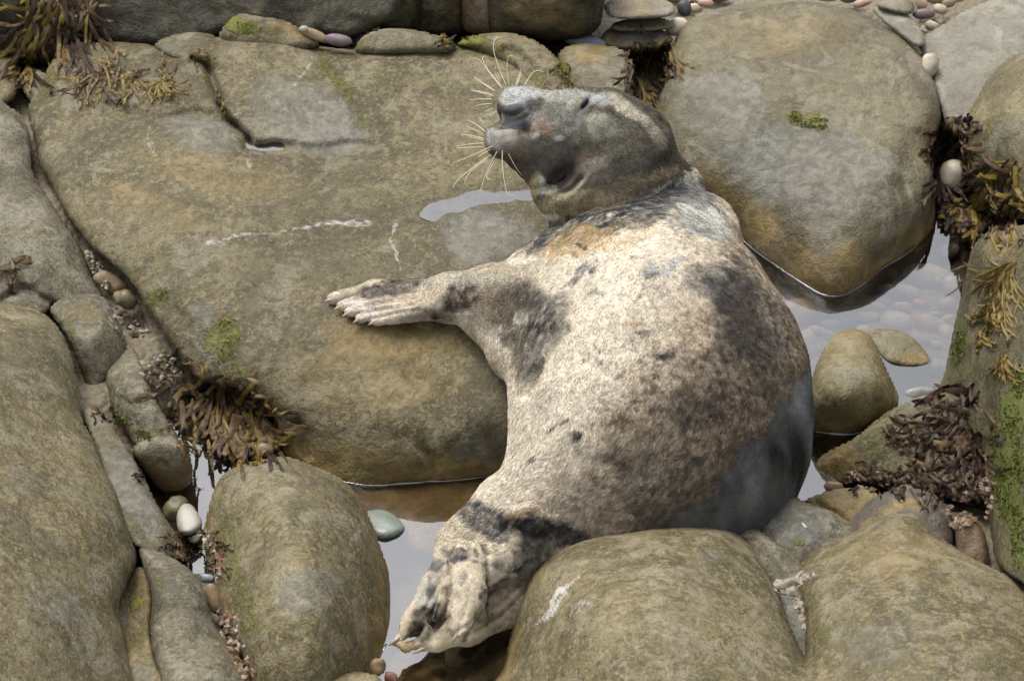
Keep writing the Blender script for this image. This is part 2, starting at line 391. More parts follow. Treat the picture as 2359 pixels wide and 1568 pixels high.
mw, nt, b = new_mat('pool_water'); nt.nodes.remove(b)
fr = nt.nodes.new('ShaderNodeFresnel'); fr.inputs['IOR'].default_value = 2.5
tr = nt.nodes.new('ShaderNodeBsdfTransparent'); tr.inputs[0].default_value = (.90, .87, .78, 1)
gl = nt.nodes.new('ShaderNodeBsdfGlossy'); gl.inputs['Roughness'].default_value = .015; gl.inputs[0].default_value = (1, 1, 1, 1)
mx = nt.nodes.new('ShaderNodeMixShader'); lk(nt, fr.outputs[0], mx.inputs[0]); lk(nt, tr.outputs[0], mx.inputs[1]); lk(nt, gl.outputs[0], mx.inputs[2])
g = nt.nodes.new('ShaderNodeNewGeometry'); nn = noise(nt, g.outputs['Position'], 7, 2, .4)
bp = nt.nodes.new('ShaderNodeBump'); bp.inputs['Strength'].default_value = .12; bp.inputs['Distance'].default_value = .012
lk(nt, nn, bp.inputs['Height']); lk(nt, bp.outputs[0], gl.inputs['Normal']); lk(nt, bp.outputs[0], fr.inputs['Normal'])
lk(nt, mx.outputs[0], nt.nodes['Material Output'].inputs[0])
wo = mesh_obj('water', [(-25, -25, 0), (25, -25, 0), (25, 25, 0), (-25, 25, 0)], [(0, 1, 2, 3)], mw, origin=np.zeros(3), smooth=False)
tag(wo, 'still clear tide pool water reflecting the pale sky', kind='structure')

# ---- boulders and slabs
rock('rock_slab', 'broad flat olive slab the seal rests its flipper on',
     [(62, 245), (95, 200), (118, 145), (165, 108), (260, 97), (340, 104), (405, 128), (445, 100), (520, 82), (640, 85), (730, 103), (830, 112), (1000, 107), (1120, 108), (1210, 150), (1290, 200), (1400, 300), (1480, 450),
      (1440, 620), (1380, 850), (1300, 1000), (1200, 1105), (1130, 1108), (1000, 1117), (930, 1122), (820, 1140), (720, 1100), (650, 1045), (634, 965), (570, 905), (450, 868), (398, 795), (335, 705), (292, 640), (212, 572), (150, 490), (102, 400), (78, 320)],
     [(165, 130, .27), (260, 110, .30), (300, 200, .28), (620, 95, .34), (500, 150, .32), (1000, 115, .32), (1200, 180, .32), (700, 280, .285), (350, 330, .28), (150, 330, .24), (600, 480, .265), (950, 420, .27), (1300, 500, .26), (300, 560, .22), (500, 650, .235), (700, 650, .245), (900, 700, .235), (1100, 700, .235), (430, 780, .15), (600, 830, .185), (750, 800, .215), (900, 850, .2), (1050, 880, .17), (700, 950, .13), (880, 980, .135), (1050, 1000, .125), (1180, 950, .16), (800, 1090, .02), (1000, 1075, .05), (1000, 1112, -.01), (1150, 1100, -.01), (670, 1010, .06)],
     M['olive'], 'rock slab', roll=42, rolld=.075, cell=6, amp=.008,
     grooves=[([(985, 490), (1060, 466), (1150, 450), (1250, 443)], .016, 20), ([(570, 326), (610, 332), (640, 334)], .018, 12), ([(440, 135), (475, 165), (505, 235), (540, 290), (572, 320)], .055, 9), ([(250, 250), (360, 268), (450, 262), (540, 290)], .024, 13), ([(572, 335), (700, 345), (850, 338)], .022, 13), ([(850, 335), (835, 250), (770, 170), (735, 110)], .01, 14), ([(290, 640), (360, 600), (420, 560)], .01, 25),
              ([(985, 1112), (1000, 1070), (965, 1030)], .012, 9), ([(640, 960), (690, 980), (705, 1040)], .018, 10), ([(380, 700), (430, 760), (445, 850)], .014, 22), ([(700, 900), (820, 880), (900, 940)], .006, 30)],
     paint=[('white', 'l', [(470, 560), (600, 535), (700, 525), (855, 512)], 9, .5), ('white', 'l', [(905, 505), (905, 560), (912, 610)], 9, .5), ('white', 'l', [(720, 122), (705, 160), (680, 200)], 9, .45), ('white', 'l', [(335, 290), (345, 330), (360, 370)], 9, .42), ('white', 'l', [(575, 350), (585, 420)], 8, .4),
            ('moss', 'l', [(745, 130), (770, 180), (810, 240), (830, 290)], 28, .55), ('moss', 'b', 880, 200, 80, 40, 30, .4), ('moss', 'l', [(95, 400), (140, 500), (180, 560)], 22, .5), ('moss', 'b', 110, 190, 30, 60, 20, .55), ('moss', 'b', 365, 690, 45, 28, 0, .55), ('moss', 'b', 505, 780, 65, 70, 30, .62), ('moss', 'b', 560, 850, 70, 30, 20, .55), ('moss', 'b', 1080, 112, 60, 22, 0, .5), ('moss', 'b', 830, 1100, 80, 30, 0, .5), ('moss', 'b', 350, 770, 60, 60, 0, .3),
            ('dark', 'l', [(440, 135), (475, 165), (505, 235), (540, 290), (572, 320)], 9, .8), ('dark', 'l', [(250, 250), (360, 268), (450, 262), (540, 290)], 8, .35), ('moss', 'l', [(455, 140), (500, 225), (520, 260)], 22, .45), ('white', 'b', 250, 265, 40, 10, -10, .3), ('white', 'b', 210, 360, 30, 14, -30, .25), ('white', 'b', 640, 560, 50, 12, 0, .22), ('ochre', 'b', 520, 400, 200, 60, 10, .3), ('ochre', 'b', 350, 470, 160, 40, 20, .3), ('dark', 'b', 620, 620, 200, 50, 0, .25), ('grey', 'b', 700, 270, 170, 100, 25, .75), ('grey', 'b', 470, 310, 110, 60, 20, .7), ('grey', 'b', 470, 760, 45, 90, -20, .7), ('grey', 'b', 1120, 540, 120, 70, 0, .8), ('grey', 'b', 1120, 1040, 110, 60, 0, .5),
            ('ochre', 'b', 900, 780, 200, 70, 0, .55), ('ochre', 'b', 850, 880, 250, 90, 0, .3), ('dark', 'b', 1130, 930, 90, 110, 0, .4), ('wet', 'b', 1120, 540, 130, 90, 0, .8), ('wet', 'b', 700, 270, 150, 70, 25, .35), ('dark', 'b', 400, 560, 260, 120, 15, .12)])  # dark blob beside the belly is a painted shadow of the flipper
rock('boulder', 'grey slab at left with a small red weed tuft, above the largest left boulder',
     [(-60, 240), (30, 252), (62, 290), (72, 340), (78, 400), (125, 480), (178, 560), (212, 632), (240, 690), (215, 712), (130, 700), (100, 725), (0, 715), (-60, 710)],
     [(0, 270, .26), (50, 350, .24), (20, 500, .24), (120, 560, .2), (180, 650, .14), (20, 650, .2), (100, 690, .16)], M['grey'], roll=35, rolld=.06,
     grooves=[([(0, 690), (60, 660), (85, 690), (130, 700)], .02, 8)], paint=[('moss', 'b', 120, 500, 20, 90, -30, .35)])
rock('boulder', 'largest smooth boulder at left, speckled tan above grey patches',
     [(-80, 690), (0, 700), (70, 708), (122, 735), (158, 800), (176, 880), (190, 960), (228, 1050), (270, 1145), (300, 1225), (316, 1290), (296, 1340), (272, 1400), (290, 1480), (288, 1640), (-80, 1640)],
     [(0, 730, .32), (100, 760, .28), (40, 950, .35), (150, 950, .26), (60, 1200, .37), (230, 1200, .25), (100, 1450, .36), (250, 1450, .2), (290, 1280, .17), (100, 1600, .34)], M['tan'], 'boulder', roll=60, rolld=.11, cell=7,
     paint=[('grey', 'b', 120, 1380, 100, 70, 30, .5), ('grey', 'b', 60, 1110, 70, 50, 0, .4), ('moss', 'b', 285, 1330, 26, 60, 0, .4), ('dark', 'b', 60, 820, 120, 60, 10, .25)])
rock('rock', 'small rounded brown-grey rock wedged above the largest left boulder',
     [(118, 715), (142, 688), (200, 675), (242, 686), (272, 735), (292, 795), (285, 832), (248, 885), (212, 915), (182, 850), (160, 785)],
     [(160, 710, .19), (220, 705, .18), (220, 780, .19), (260, 800, .14), (220, 860, .11)], M['grey'], roll=45, rolld=.07, paint=[('ochre', 'b', 190, 715, 50, 30, 0, .4), ('moss', 'l', [(150, 740), (185, 860)], 16, .5)])
rock('rock', 'narrow pale wedge rock with green moss spots beside the brown wrack',
     [(245, 850), (285, 805), (312, 806), (340, 880), (378, 955), (410, 1000), (400, 1030), (330, 1040), (285, 990), (255, 930)],
     [(300, 825, .12), (290, 900, .15), (340, 960, .15), (380, 1000, .12), (300, 980, .1)], M['grey'], roll=25, rolld=.04, grooves=[([(250, 905), (300, 925), (345, 915)], .015, 7)], paint=[('moss', 'b', 275, 970, 26, 20, 20, 1), ('moss', 'b', 330, 1005, 34, 16, 20, 1)])
rock('rock', 'rounded dark-ended rock dipping into the small pool by the oval boulder',
     [(300, 1035), (350, 1005), (410, 1008), (436, 1045), (442, 1090), (432, 1125), (390, 1142), (352, 1110), (322, 1070)],
     [(340, 1025, .14), (390, 1030, .15), (400, 1080, .11), (420, 1120, .02), (380, 1130, .0), (340, 1070, .1)], M['grey'], roll=30, rolld=.06)
rock('rock_ledge', 'smooth grey strip of rock running down beside the largest left boulder',
     [(192, 945), (235, 955), (280, 1015), (330, 1095), (378, 1185), (420, 1250), (438, 1290), (395, 1285), (320, 1262), (290, 1225), (262, 1150), (222, 1050)],
     [(220, 980, .13), (280, 1080, .13), (330, 1180, .12), (390, 1250, .09), (310, 1230, .12)], M['smooth'], roll=22, rolld=.035, paint=[('grey', 'b', 310, 1130, 50, 130, -28, .8), ('white', 'l', [(330, 1225), (400, 1190)], 12, .25)])
rock('rock_ledge', 'rounded grey ridge of rock between the oval boulder and a muddy crack',
     [(318, 1262), (352, 1262), (425, 1300), (462, 1345), (482, 1400), (505, 1455), (555, 1530), (615, 1640), (400, 1640), (362, 1540), (345, 1450), (352, 1380), (335, 1320)],
     [(350, 1285, .14), (410, 1330, .16), (430, 1430, .17), (380, 1450, .14), (470, 1450, .12), (470, 1560, .17), (400, 1560, .14), (560, 1600, .1)], M['grey'], roll=38, rolld=.06,
     grooves=[([(350, 1420), (400, 1400), (470, 1410)], .012, 16)], paint=[('moss', 'b', 365, 1340, 18, 18, 0, .6)])
rock('rock', 'sunken muddy rock with moss specks filling the crack by the largest left boulder',
     [(285, 1320), (335, 1310), (352, 1380), (345, 1450), (365, 1540), (405, 1640), (280, 1640), (270, 1500), (262, 1400)],
     [(310, 1340, .09), (310, 1450, .09), (330, 1600, .1)], M['tan'], roll=14, rolld=.03, amp=.014, freq=14, paint=[('moss', 'b', 320, 1390, 30, 14, 0, .9), ('moss', 'b', 310, 1480, 30, 40, 0, .35), ('grey', 'b', 325, 1560, 50, 40, 0, .6)])
rock('boulder', 'oval tan boulder standing in the pool left of the hind flippers',
     [(496, 1115), (530, 1080), (600, 1055), (670, 1054), (740, 1078), (792, 1106), (832, 1148), (862, 1215), (888, 1290), (908, 1375), (920, 1450), (912, 1520), (880, 1590), (840, 1650), (620, 1650), (560, 1525), (512, 1425), (482, 1325), (468, 1240), (478, 1170)],
     [(600, 1075, .2), (700, 1085, .19), (650, 1180, .25), (540, 1180, .17), (780, 1180, .17), (700, 1300, .26), (560, 1330, .18), (850, 1350, .1), (730, 1420, .24), (900, 1450, -.01), (880, 1560, -.03), (650, 1500, .2), (720, 1580, .15), (600, 1560, .12), (490, 1250, .07)], M['tan'], 'boulder', roll=50, rolld=.10, cell=6,
     paint=[('grey', 'b', 720, 1350, 110, 60, -25, .65), ('moss', 'l', [(510, 1180), (530, 1300), (580, 1450)], 38, .5), ('grey', 'b', 660, 1160, 60, 25, 0, .3), ('dark', 'b', 840, 1560, 70, 70, 0, .4)])
rock('boulder', 'rounded front boulder with a white streak, hiding the tail end of the seal',
     [(1100, 1660), (1155, 1545), (1178, 1450), (1200, 1370), (1232, 1312), (1290, 1265), (1365, 1235), (1450, 1220), (1560, 1207), (1660, 1210), (1718, 1238), (1762, 1300), (1800, 1395), (1840, 1490), (1880, 1660)],
     [(1300, 1280, .24), (1450, 1235, .28), (1640, 1225, .26), (1720, 1270, .22), (1350, 1380, .31), (1550, 1350, .34), (1700, 1380, .29), (1220, 1400, .16), (1190, 1500, .1), (1350, 1520, .3), (1550, 1520, .35), (1760, 1500, .27), (1500, 1640, .32)], M['tan'], 'boulder', roll=62, rolld=.12, cell=6,
     paint=[('white', 'l', [(1235, 1440), (1262, 1412), (1275, 1392), (1300, 1365), (1328, 1338)], 10, .62), ('white', 'b', 1340, 1395, 40, 16, -20, .42), ('grey', 'b', 1640, 1290, 60, 40, 0, .4), ('moss', 'l', [(1150, 1560), (1175, 1490)], 10, .5), ('grey', 'b', 1550, 1500, 130, 40, 0, .3)])
rock('boulder', 'broad speckled boulder in front at right beside a muddy gap',
     [(1840, 1660), (1852, 1500), (1858, 1420), (1838, 1350), (1828, 1315), (1868, 1270), (1950, 1230), (2012, 1195), (2080, 1181), (2128, 1192), (2165, 1235), (2250, 1290), (2358, 1338), (2440, 1370), (2440, 1660)],
     [(1870, 1300, .2), (1960, 1245, .24), (2080, 1200, .26), (2150, 1245, .25), (1900, 1400, .26), (2080, 1330, .32), (2300, 1350, .27), (2100, 1480, .35), (1880, 1520, .24), (2300, 1500, .34), (2100, 1640, .34), (2400, 1400, .25)], M['tan'], 'boulder', roll=50, rolld=.10, cell=6,
     paint=[('moss', 'b', 1890, 1455, 26, 30, 0, .6), ('grey', 'b', 2000, 1480, 150, 80, 0, .35), ('moss', 'b', 2300, 1540, 60, 40, 0, .35), ('ochre', 'b', 2060, 1270, 130, 70, 0, .3)])
rock('rock', 'wedge of grey rock filling the gap between the two front boulders',
     [(1690, 1225), (1740, 1215), (1800, 1260), (1850, 1300), (1875, 1380), (1870, 1520), (1850, 1560), (1800, 1420), (1755, 1310)],
     [(1720, 1235, .17), (1790, 1290, .17), (1820, 1370, .15), (1850, 1480, .13)], M['grey'], roll=20, rolld=.04, amp=.012, paint=[('grey', 'b', 1820, 1420, 40, 90, -20, .6)])
rock('rock', 'blocky pale grey rock against the dark wet back of the seal',
     [(1698, 1205), (1702, 1160), (1740, 1131), (1775, 1138), (1812, 1134), (1862, 1157), (1935, 1190), (1975, 1232), (1900, 1290), (1830, 1330), (1780, 1290), (1730, 1240)],
     [(1715, 1180, .13), (1750, 1145, .17), (1820, 1145, .18), (1850, 1200, .19), (1930, 1210, .17), (1800, 1260, .16), (1860, 1290, .14)], M['grey'], roll=22, rolld=.05, cell=6,
     paint=[('ochre', 'b', 1715, 1190, 28, 40, 0, .7), ('grey', 'b', 1830, 1210, 90, 60, 0, .8), ('white', 'b', 1855, 1218, 9, 6, 20, .9), ('moss', 'b', 1745, 1222, 22, 8, 0, .5), ('moss', 'b', 1830, 1250, 28, 7, 10, .6)])
rock('rock', 'low ochre rock sloping under the red-brown rock by the pool edge',
     [(1855, 1160), (1880, 1140), (1945, 1125), (2010, 1130), (2040, 1170), (1990, 1220), (1930, 1210)],
     [(1880, 1150, .08), (1960, 1140, .1), (1960, 1190, .08)], M['ochre'], roll=20, rolld=.03, grooves=[([(1880, 1160), (1930, 1185), (1970, 1215)], .01, 7)])
rock('rock', 'rounded purple-brown rock behind the broad front right boulder',
     [(1948, 1215), (1975, 1175), (2020, 1140), (2080, 1123), (2140, 1130), (2185, 1165), (2200, 1210), (2180, 1270), (2080, 1280), (1990, 1250)],
     [(1990, 1190, .13), (2080, 1140, .17), (2150, 1160, .17), (2180, 1230, .14), (2080, 1230, .16)], M['purple'], roll=36, rolld=.07, paint=[('ochre', 'l', [(1990, 1205), (2060, 1165), (2120, 1160)], 16, .9), ('grey', 'b', 2070, 1140, 60, 14, -10, .5)])
rock('rock', 'small orange-brown upright rock in the gravel below the mossy wall rock',
     [(2205, 1285), (2200, 1225), (2215, 1192), (2242, 1188), (2265, 1220), (2280, 1290), (2270, 1320), (2225, 1310)],
     [(2220, 1210, .2), (2245, 1215, .2), (2240, 1280, .15)], M['pink'], roll=22, rolld=.05, paint=[('dark', 'b', 2230, 1200, 26, 20, 0, .4)])
rock('boulder', 'tall wall-like rock at right with bright green moss and hanging weed',
     [(2222, 650), (2238, 575), (2262, 540), (2300, 524), (2358, 519), (2460, 515), (2460, 1420), (2360, 1345), (2300, 1300), (2282, 1230), (2268, 1130), (2262, 1040), (2215, 960), (2162, 905), (2178, 850), (2195, 760)],
     [(2260, 570, .42), (2350, 540, .5), (2230, 700, .30), (2330, 700, .46), (2200, 850, .14), (2280, 850, .36), (2380, 850, .48), (2290, 1050, .27), (2380, 1050, .45), (2300, 1230, .2), (2380, 1280, .38), (2440, 700, .55)], M['wall'], 'boulder', roll=30, rolld=.06, cell=6, amp=.014, freq=9,
     paint=[('moss', 'l', [(2345, 870), (2330, 1000), (2310, 1120), (2340, 1200)], 38, .95), ('moss', 'l', [(2225, 720), (2200, 830), (2240, 870)], 18, .6), ('moss', 'l', [(2340, 1060), (2350, 1300)], 26, .9), ('ochre', 'b', 2320, 560, 60, 40, 0, .4), ('dark', 'b', 2290, 880, 40, 90, 0, .4), ('moss', 'l', [(2290, 950), (2290, 1150)], 18, .6)], tide=.02)
rock('rock', 'mossy sloping rock strewn with red-brown weed at the right pool edge',
     [(1848, 1085), (1900, 1042), (1962, 1010), (2040, 952), (2105, 917), (2180, 903), (2250, 930), (2285, 1050), (2275, 1140), (2200, 1150), (2100, 1125), (1990, 1110), (1940, 1118), (1880, 1108)],
     [(1880, 1080, .0), (1960, 1040, .07), (2050, 970, .11), (2130, 930, .14), (2230, 960, .15), (2100, 1040, .13), (2230, 1080, .14), (1960, 1090, .03), (2080, 1110, .08), (1900, 1100, -.02)], M['wall'], roll=26, rolld=.05, paint=[('ochre', 'b', 1920, 1065, 70, 35, -20, .8), ('moss', 'b', 2020, 1020, 70, 40, 0, .45), ('moss', 'b', 2090, 960, 60, 30, -20, .3), ('grey', 'b', 2100, 935, 60, 18, -20, .5)], tide=.0)
rock('boulder', 'pear-shaped ochre boulder standing in the clear pool behind the seal',
     [(1868, 880), (1880, 840), (1902, 795), (1928, 766), (1965, 757), (2000, 766), (2020, 800), (2042, 852), (2062, 898), (2076, 930), (2042, 965), (1992, 995), (1940, 1010), (1890, 1008), (1850, 995), (1852, 930)],
     [(1930, 790, .11), (1985, 785, .11), (1940, 860, .16), (2010, 860, .12), (1950, 930, .13), (2040, 930, .05), (1960, 985, .03), (1880, 980, .02), (1880, 900, .11), (1930, 1003, -.01), (2070, 935, 0.)], M['ochre'], 'boulder', roll=42, rolld=.075, cell=5, amp=.006, paint=[('grey', 'b', 1945, 880, 60, 40, 0, .45), ('grey', 'b', 1930, 930, 70, 18, 10, .4)], tide=.03)
rock('boulder', 'large smooth grey boulder behind the seal, tapering into the pool',
     [(1470, 330), (1500, 270), (1532, 180), (1556, 90), (1590, 45), (1655, 19), (1760, 2), (1860, 5), (1960, 22), (2040, 60), (2100, 105), (2138, 160), (2160, 220), (2167, 285), (2142, 350), (2152, 420), (2154, 500), (2135, 565), (2092, 592), (2040, 618), (1992, 668), (1962, 692), (1920, 698), (1878, 688), (1818, 648), (1756, 590), (1688, 540), (1600, 470), (1530, 420)],
     [(1580, 80, .25), (1760, 25, .27), (1950, 50, .26), (1560, 250, .20), (1800, 200, .235), (2050, 150, .235), (1850, 330, .19), (2080, 330, .19), (1620, 400, .13), (1800, 450, .15), (2000, 450, .155), (2120, 450, .12), (1760, 560, .05), (1900, 560, .10), (2050, 560, .07), (1920, 640, .055), (1960, 688, -.012), (1880, 688, -.012), (2120, 572, -.01), (1690, 540, .0), (1820, 645, -.01), (2040, 615, 0.)], M['smooth'], 'boulder', roll=55, rolld=.085, cell=6, amp=.008, freq=5,
     grooves=[([(2150, 300), (2100, 340), (2090, 420)], .02, 30)],
     paint=[('ochre', 'b', 1700, 480, 150, 50, 40, .8), ('ochre', 'b', 1900, 620, 140, 90, 0, .75), ('ochre', 'b', 2110, 560, 60, 60, 0, .9), ('ochre', 'b', 2140, 330, 30, 90, 0, .55), ('grey', 'b', 1850, 390, 250, 130, 10, .9), ('grey', 'b', 1660, 240, 120, 110, 0, .7), ('moss', 'b', 1830, 272, 26, 22, 30, .9), ('moss', 'b', 1880, 285, 45, 16, 12, .9), ('ochre', 'b', 1800, 80, 200, 60, 0, .3), ('grey', 'b', 1900, 560, 60, 50, 0, .5), ('moss', 'b', 1515, 260, 14, 40, 20, .8)], tide=.0)
rock('rock_slab', 'flat pale grey slab at the back right corner behind the boulder',
     [(2118, 95), (2180, 50), (2260, 8), (2460, -60), (2460, 150), (2358, 180), (2300, 240), (2250, 300), (2190, 300), (2160, 230), (2135, 150)],
     [(2150, 100, .2), (2300, 20, .24), (2440, 0, .25), (2200, 250, .16), (2300, 180, .2)], M['pale'], 'rock slab', roll=16, rolld=.03, amp=.005)
rock('boulder', 'brown rounded rock with a pinkish face at the right edge above dark weed',
     [(2215, 300), (2250, 225), (2300, 152), (2358, 121), (2460, 110), (2460, 480), (2330, 500), (2268, 470), (2228, 420), (2224, 350)],
     [(2260, 260, .27), (2340, 150, .34), (2300, 330, .27), (2400, 300, .36), (2260, 420, .12), (2350, 460, .2)], M['ochre'], 'boulder', roll=40, rolld=.08, paint=[('grey', 'b', 2330, 310, 60, 80, 40, .5), ('dark', 'b', 2300, 190, 60, 40, -40, .4)])
# back row
rock('boulder', 'long dark brown wet rock wall along the back left',
     [(150, -140), (520, -150), (900, -140), (920, 30), (880, 62), (800, 90), (700, 85), (600, 60), (480, 90), (380, 112), (250, 108), (180, 92), (120, 40)],
     [(200, 80, .26), (350, 100, .26), (350, 20, .32), (600, 30, .36), (800, 60, .34), (500, -100, .46), (850, -100, .46), (200, -100, .42)], M['brown'], 'boulder', roll=30, rolld=.06, amp=.016, freq=8, paint=[('moss', 'b', 330, 105, 120, 14, 0, .4)], tide=None)
rock('boulder', 'dark brown block of rock behind the flat stacked stones',
     [(1128, -120), (1400, -120), (1388, 20), (1378, 62), (1342, 90), (1280, 96), (1200, 86), (1135, 84), (1120, 20)],
     [(1150, 60, .28), (1340, 70, .27), (1250, 20, .35), (1250, -100, .46)], M['brown'], 'boulder', roll=26, rolld=.06, amp=.014, paint=[('ochre', 'b', 1250, 30, 100, 60, 0, .35)], tide=None)
rock('rock', 'reddish upright stone between dark rocks at the back',
     [(1068, -40), (1128, -60), (1142, 30), (1138, 78), (1100, 82), (1066, 70), (1062, 20)], [(1100, 60, .25), (1100, 0, .33), (1100, -50, .4)], M['pink'], roll=20, rolld=.05, tide=None)
rock('rock', 'low mossy brown rock left of the reddish upright stone at the back',
     [(878, 30), (905, -30), (960, -40), (1060, -30), (1070, 50), (1060, 80), (980, 82), (900, 78), (870, 60)], [(920, 30, .28), (1010, 50, .24), (1000, -20, .35)], M['olive'], roll=22, rolld=.05, grooves=[([(955, -20), (965, 40), (945, 80)], .03, 9)], tide=None)
rock('rock', 'flat pale rock lying along the back edge of the broad slab',
     [(815, 112), (840, 82), (890, 68), (960, 72), (1030, 86), (1050, 106), (1030, 125), (900, 128), (825, 125)], [(860, 90, .34), (950, 85, .35), (1020, 100, .34), (920, 115, .33)], M['smooth'], roll=22, rolld=.05, paint=[('moss', 'b', 835, 108, 26, 18, 0, .6)], tide=None)
rock('rock', 'mounded grey rock with moss on top behind the head of the seal',
     [(1055, 105), (1095, 82), (1170, 77), (1240, 98), (1285, 138), (1310, 200), (1310, 260), (1240, 260), (1190, 170), (1120, 125)], [(1100, 95, .35), (1180, 92, .36), (1250, 135, .35), (1280, 200, .33), (1200, 150, .33)], M['olive'], roll=34, rolld=.07,
     grooves=[([(1160, 120), (1200, 130), (1260, 190)], .016, 9)], paint=[('moss', 'b', 1090, 92, 45, 18, 0, .9), ('moss', 'b', 1155, 112, 26, 14, 20, .7), ('moss', 'l', [(1225, 180), (1270, 225)], 16, .6)], tide=None)
rock('rock', 'squarish pinkish-grey rock between the mossy mound and a dark weed clump',
     [(1285, 125), (1330, 104), (1390, 106), (1440, 125), (1450, 200), (1452, 280), (1400, 300), (1310, 280), (1292, 200)], [(1310, 130, .27), (1400, 130, .27), (1370, 200, .27), (1370, 280, .24)], M['smooth'], roll=20, rolld=.05, paint=[('ochre', 'b', 1360, 118, 80, 18, 0, .7), ('moss', 'l', [(1295, 140), (1315, 260)], 22, .6)], tide=None)
rock('rock', 'mossy hump of rock at the back between the slab and the dark rock wall',
     [(505, 85), (525, 48), (560, 30), (620, 38), (680, 60), (735, 100), (690, 120), (560, 115)], [(550, 55, .36), (620, 60, .36), (690, 95, .34), (560, 95, .33)], M['olive'], roll=24, rolld=.05, paint=[('moss', 'b', 560, 60, 50, 24, 0, .95), ('ochre', 'b', 650, 70, 60, 20, 20, .5)], tide=None)
rock('rock', 'flat grey stone tucked behind the slab beside the mossy hump',
     [(355, 105), (420, 75), (470, 72), (500, 90), (470, 125), (410, 140)], [(430, 90, .31), (430, 120, .30)], M['smooth'], roll=16, rolld=.03, tide=None)
rock('rock', 'smooth grey-green stone cut by the left edge beneath the hanging weed',
     [(-40, 125), (15, 130), (40, 160), (42, 205), (20, 240), (-40, 250)], [(0, 150, .2), (20, 200, .17)], M['olive'], roll=26, rolld=.06, tide=None)
rock('rock', 'small grey stone below the hanging weed at the back left',
     [(48, 195), (60, 165), (95, 162), (120, 185), (110, 225), (70, 235)], [(80, 180, .2), (85, 215, .17)], M['grey'], roll=22, rolld=.05, tide=None)
rock('rock', 'dark back rock under the hanging weed at the far left corner',
     [(-80, -140), (190, -140), (230, 40), (190, 110), (110, 150), (60, 140), (-80, 130)], [(0, 100, .2), (120, 120, .18), (60, 0, .32), (60, -120, .42)], M['brown'], 'boulder', roll=30, rolld=.05, amp=.02, tide=None)
rock('rock', 'sunken brown rock under the tip of the hind flippers',
     [(900, 1510), (960, 1478), (1010, 1490), (1030, 1560), (1010, 1650), (900, 1650), (880, 1570)], [(940, 1520, -.02), (970, 1580, -.015), (950, 1640, -.02)], M['ochre'], roll=30, rolld=.05, cell=6)
rock('rock', 'dark red-brown rock under water between the hind flippers and the streaked boulder',
     [(1040, 1580), (1090, 1540), (1150, 1500), (1190, 1480), (1200, 1560), (1160, 1660), (1030, 1660)], [(1100, 1560, -.02), (1150, 1530, -.01), (1120, 1640, -.02)], M['pink'], roll=24, rolld=.05, paint=[('dark', 'b', 1120, 1560, 100, 80, 0, .35)])
rock('boulder', 'rounded tan rock top cut by the bottom edge beside the oval boulder',
     [(700, 1570), (770, 1548), (830, 1546), (880, 1565), (900, 1660), (680, 1660)], [(780, 1570, .12), (840, 1570, .12), (800, 1640, .14)], M['ochre'], 'boulder', roll=26, rolld=.06)

rock('rock', 'sunken ochre ledge under the water in front of the slab',
     [(790, 1150), (880, 1120), (1010, 1105), (1180, 1095), (1200, 1150), (1130, 1230), (1040, 1290), (950, 1270), (860, 1240)], [(850, 1160, -.02), (1000, 1130, -.014), (1120, 1130, -.014), (1050, 1220, -.035), (930, 1230, -.045)], M['sand'], roll=30, rolld=.03, tide=None)
# thin films of water left on the slab, and the raised rim where pool water clings to stone
def film(name, label, line, outline, fill):
    pts = catmull(line, 5, False); zs = [Pw(np.array(x), np.array(y), np.array(surf(x, y)))[2] for x, y in pts]
    o = catmull(outline, 4); lev = float(np.median(zs)) + fill; V = P(o[:, 0], o[:, 1], np.full(len(o), lev))
    area = (V[:, 0] * np.roll(V[:, 1], -1) - np.roll(V[:, 0], -1) * V[:, 1]).sum(); V = V if area > 0 else V[::-1]
    tag(mesh_obj(name, V, [tuple(range(len(V)))], mw, None, False), label, 'puddle')
film('puddle', 'thin pale puddle on the slab below the head of the seal', [(990, 488), (1060, 466), (1150, 450), (1240, 444)], [(965, 495), (1010, 458), (1080, 438), (1150, 422), (1260, 412), (1265, 475), (1140, 485), (1070, 500), (1010, 512)], .003)
film('puddle', 'tiny bright puddle in the step of the slab', [(578, 328), (610, 332), (640, 334)], [(560, 308), (600, 310), (648, 316), (652, 345), (600, 348), (566, 340)], .006)
def rim(label):
    x0, y0, c, Wg = ROCKS[RK[label]]; pts = []
    for i in range(0, Wg.shape[0]):
        j = np.where(Wg[i] > -5)[0]
        if len(j) < 3: continue
        yy = y0 + j * c; z = Pw(np.full(len(j), x0 + i * c), yy, Wg[i][j])[:, 2]; k = np.where(z > 0)[0]
        if len(k) and k[-1] < len(j) - 1 and z[k[-1] + 1] < 0:
            a = k[-1]; t = z[a] / (z[a] - z[a + 1]); pts.append((x0 + i * c, yy[a] + t * c))
    run = []; runs = []
    for q in pts:
        if run and (q[0] - run[-1][0] > c * 1.5 or abs(q[1] - run[-1][1]) > c * 4): runs.append(run); run = []
        run.append(q)
    runs.append(run)
    for r in runs:
        if len(r) < 8: continue
        a = np.array(r); a[:, 1] = np.convolve(np.pad(a[:, 1], 2, mode='edge'), np.ones(5) / 5, 'valid')
        V, F = tube(P(a[:, 0], a[:, 1] + 2, np.full(len(a), .0005)), np.full(len(a), .0022) * (1 + .3 * vnoise(np.c_[a / 30, a[:, 0] * 0])), 7)
        mesh_obj('water_rim', np.array(V), F, mw, wo)
rim('large smooth grey boulder behind the seal, tapering into the pool'); rim('pear-shaped ochre boulder standing in the clear pool behind the seal'); rim('broad flat olive slab the seal rests its flipper on'); rim('oval tan boulder standing in the pool left of the hind flippers')
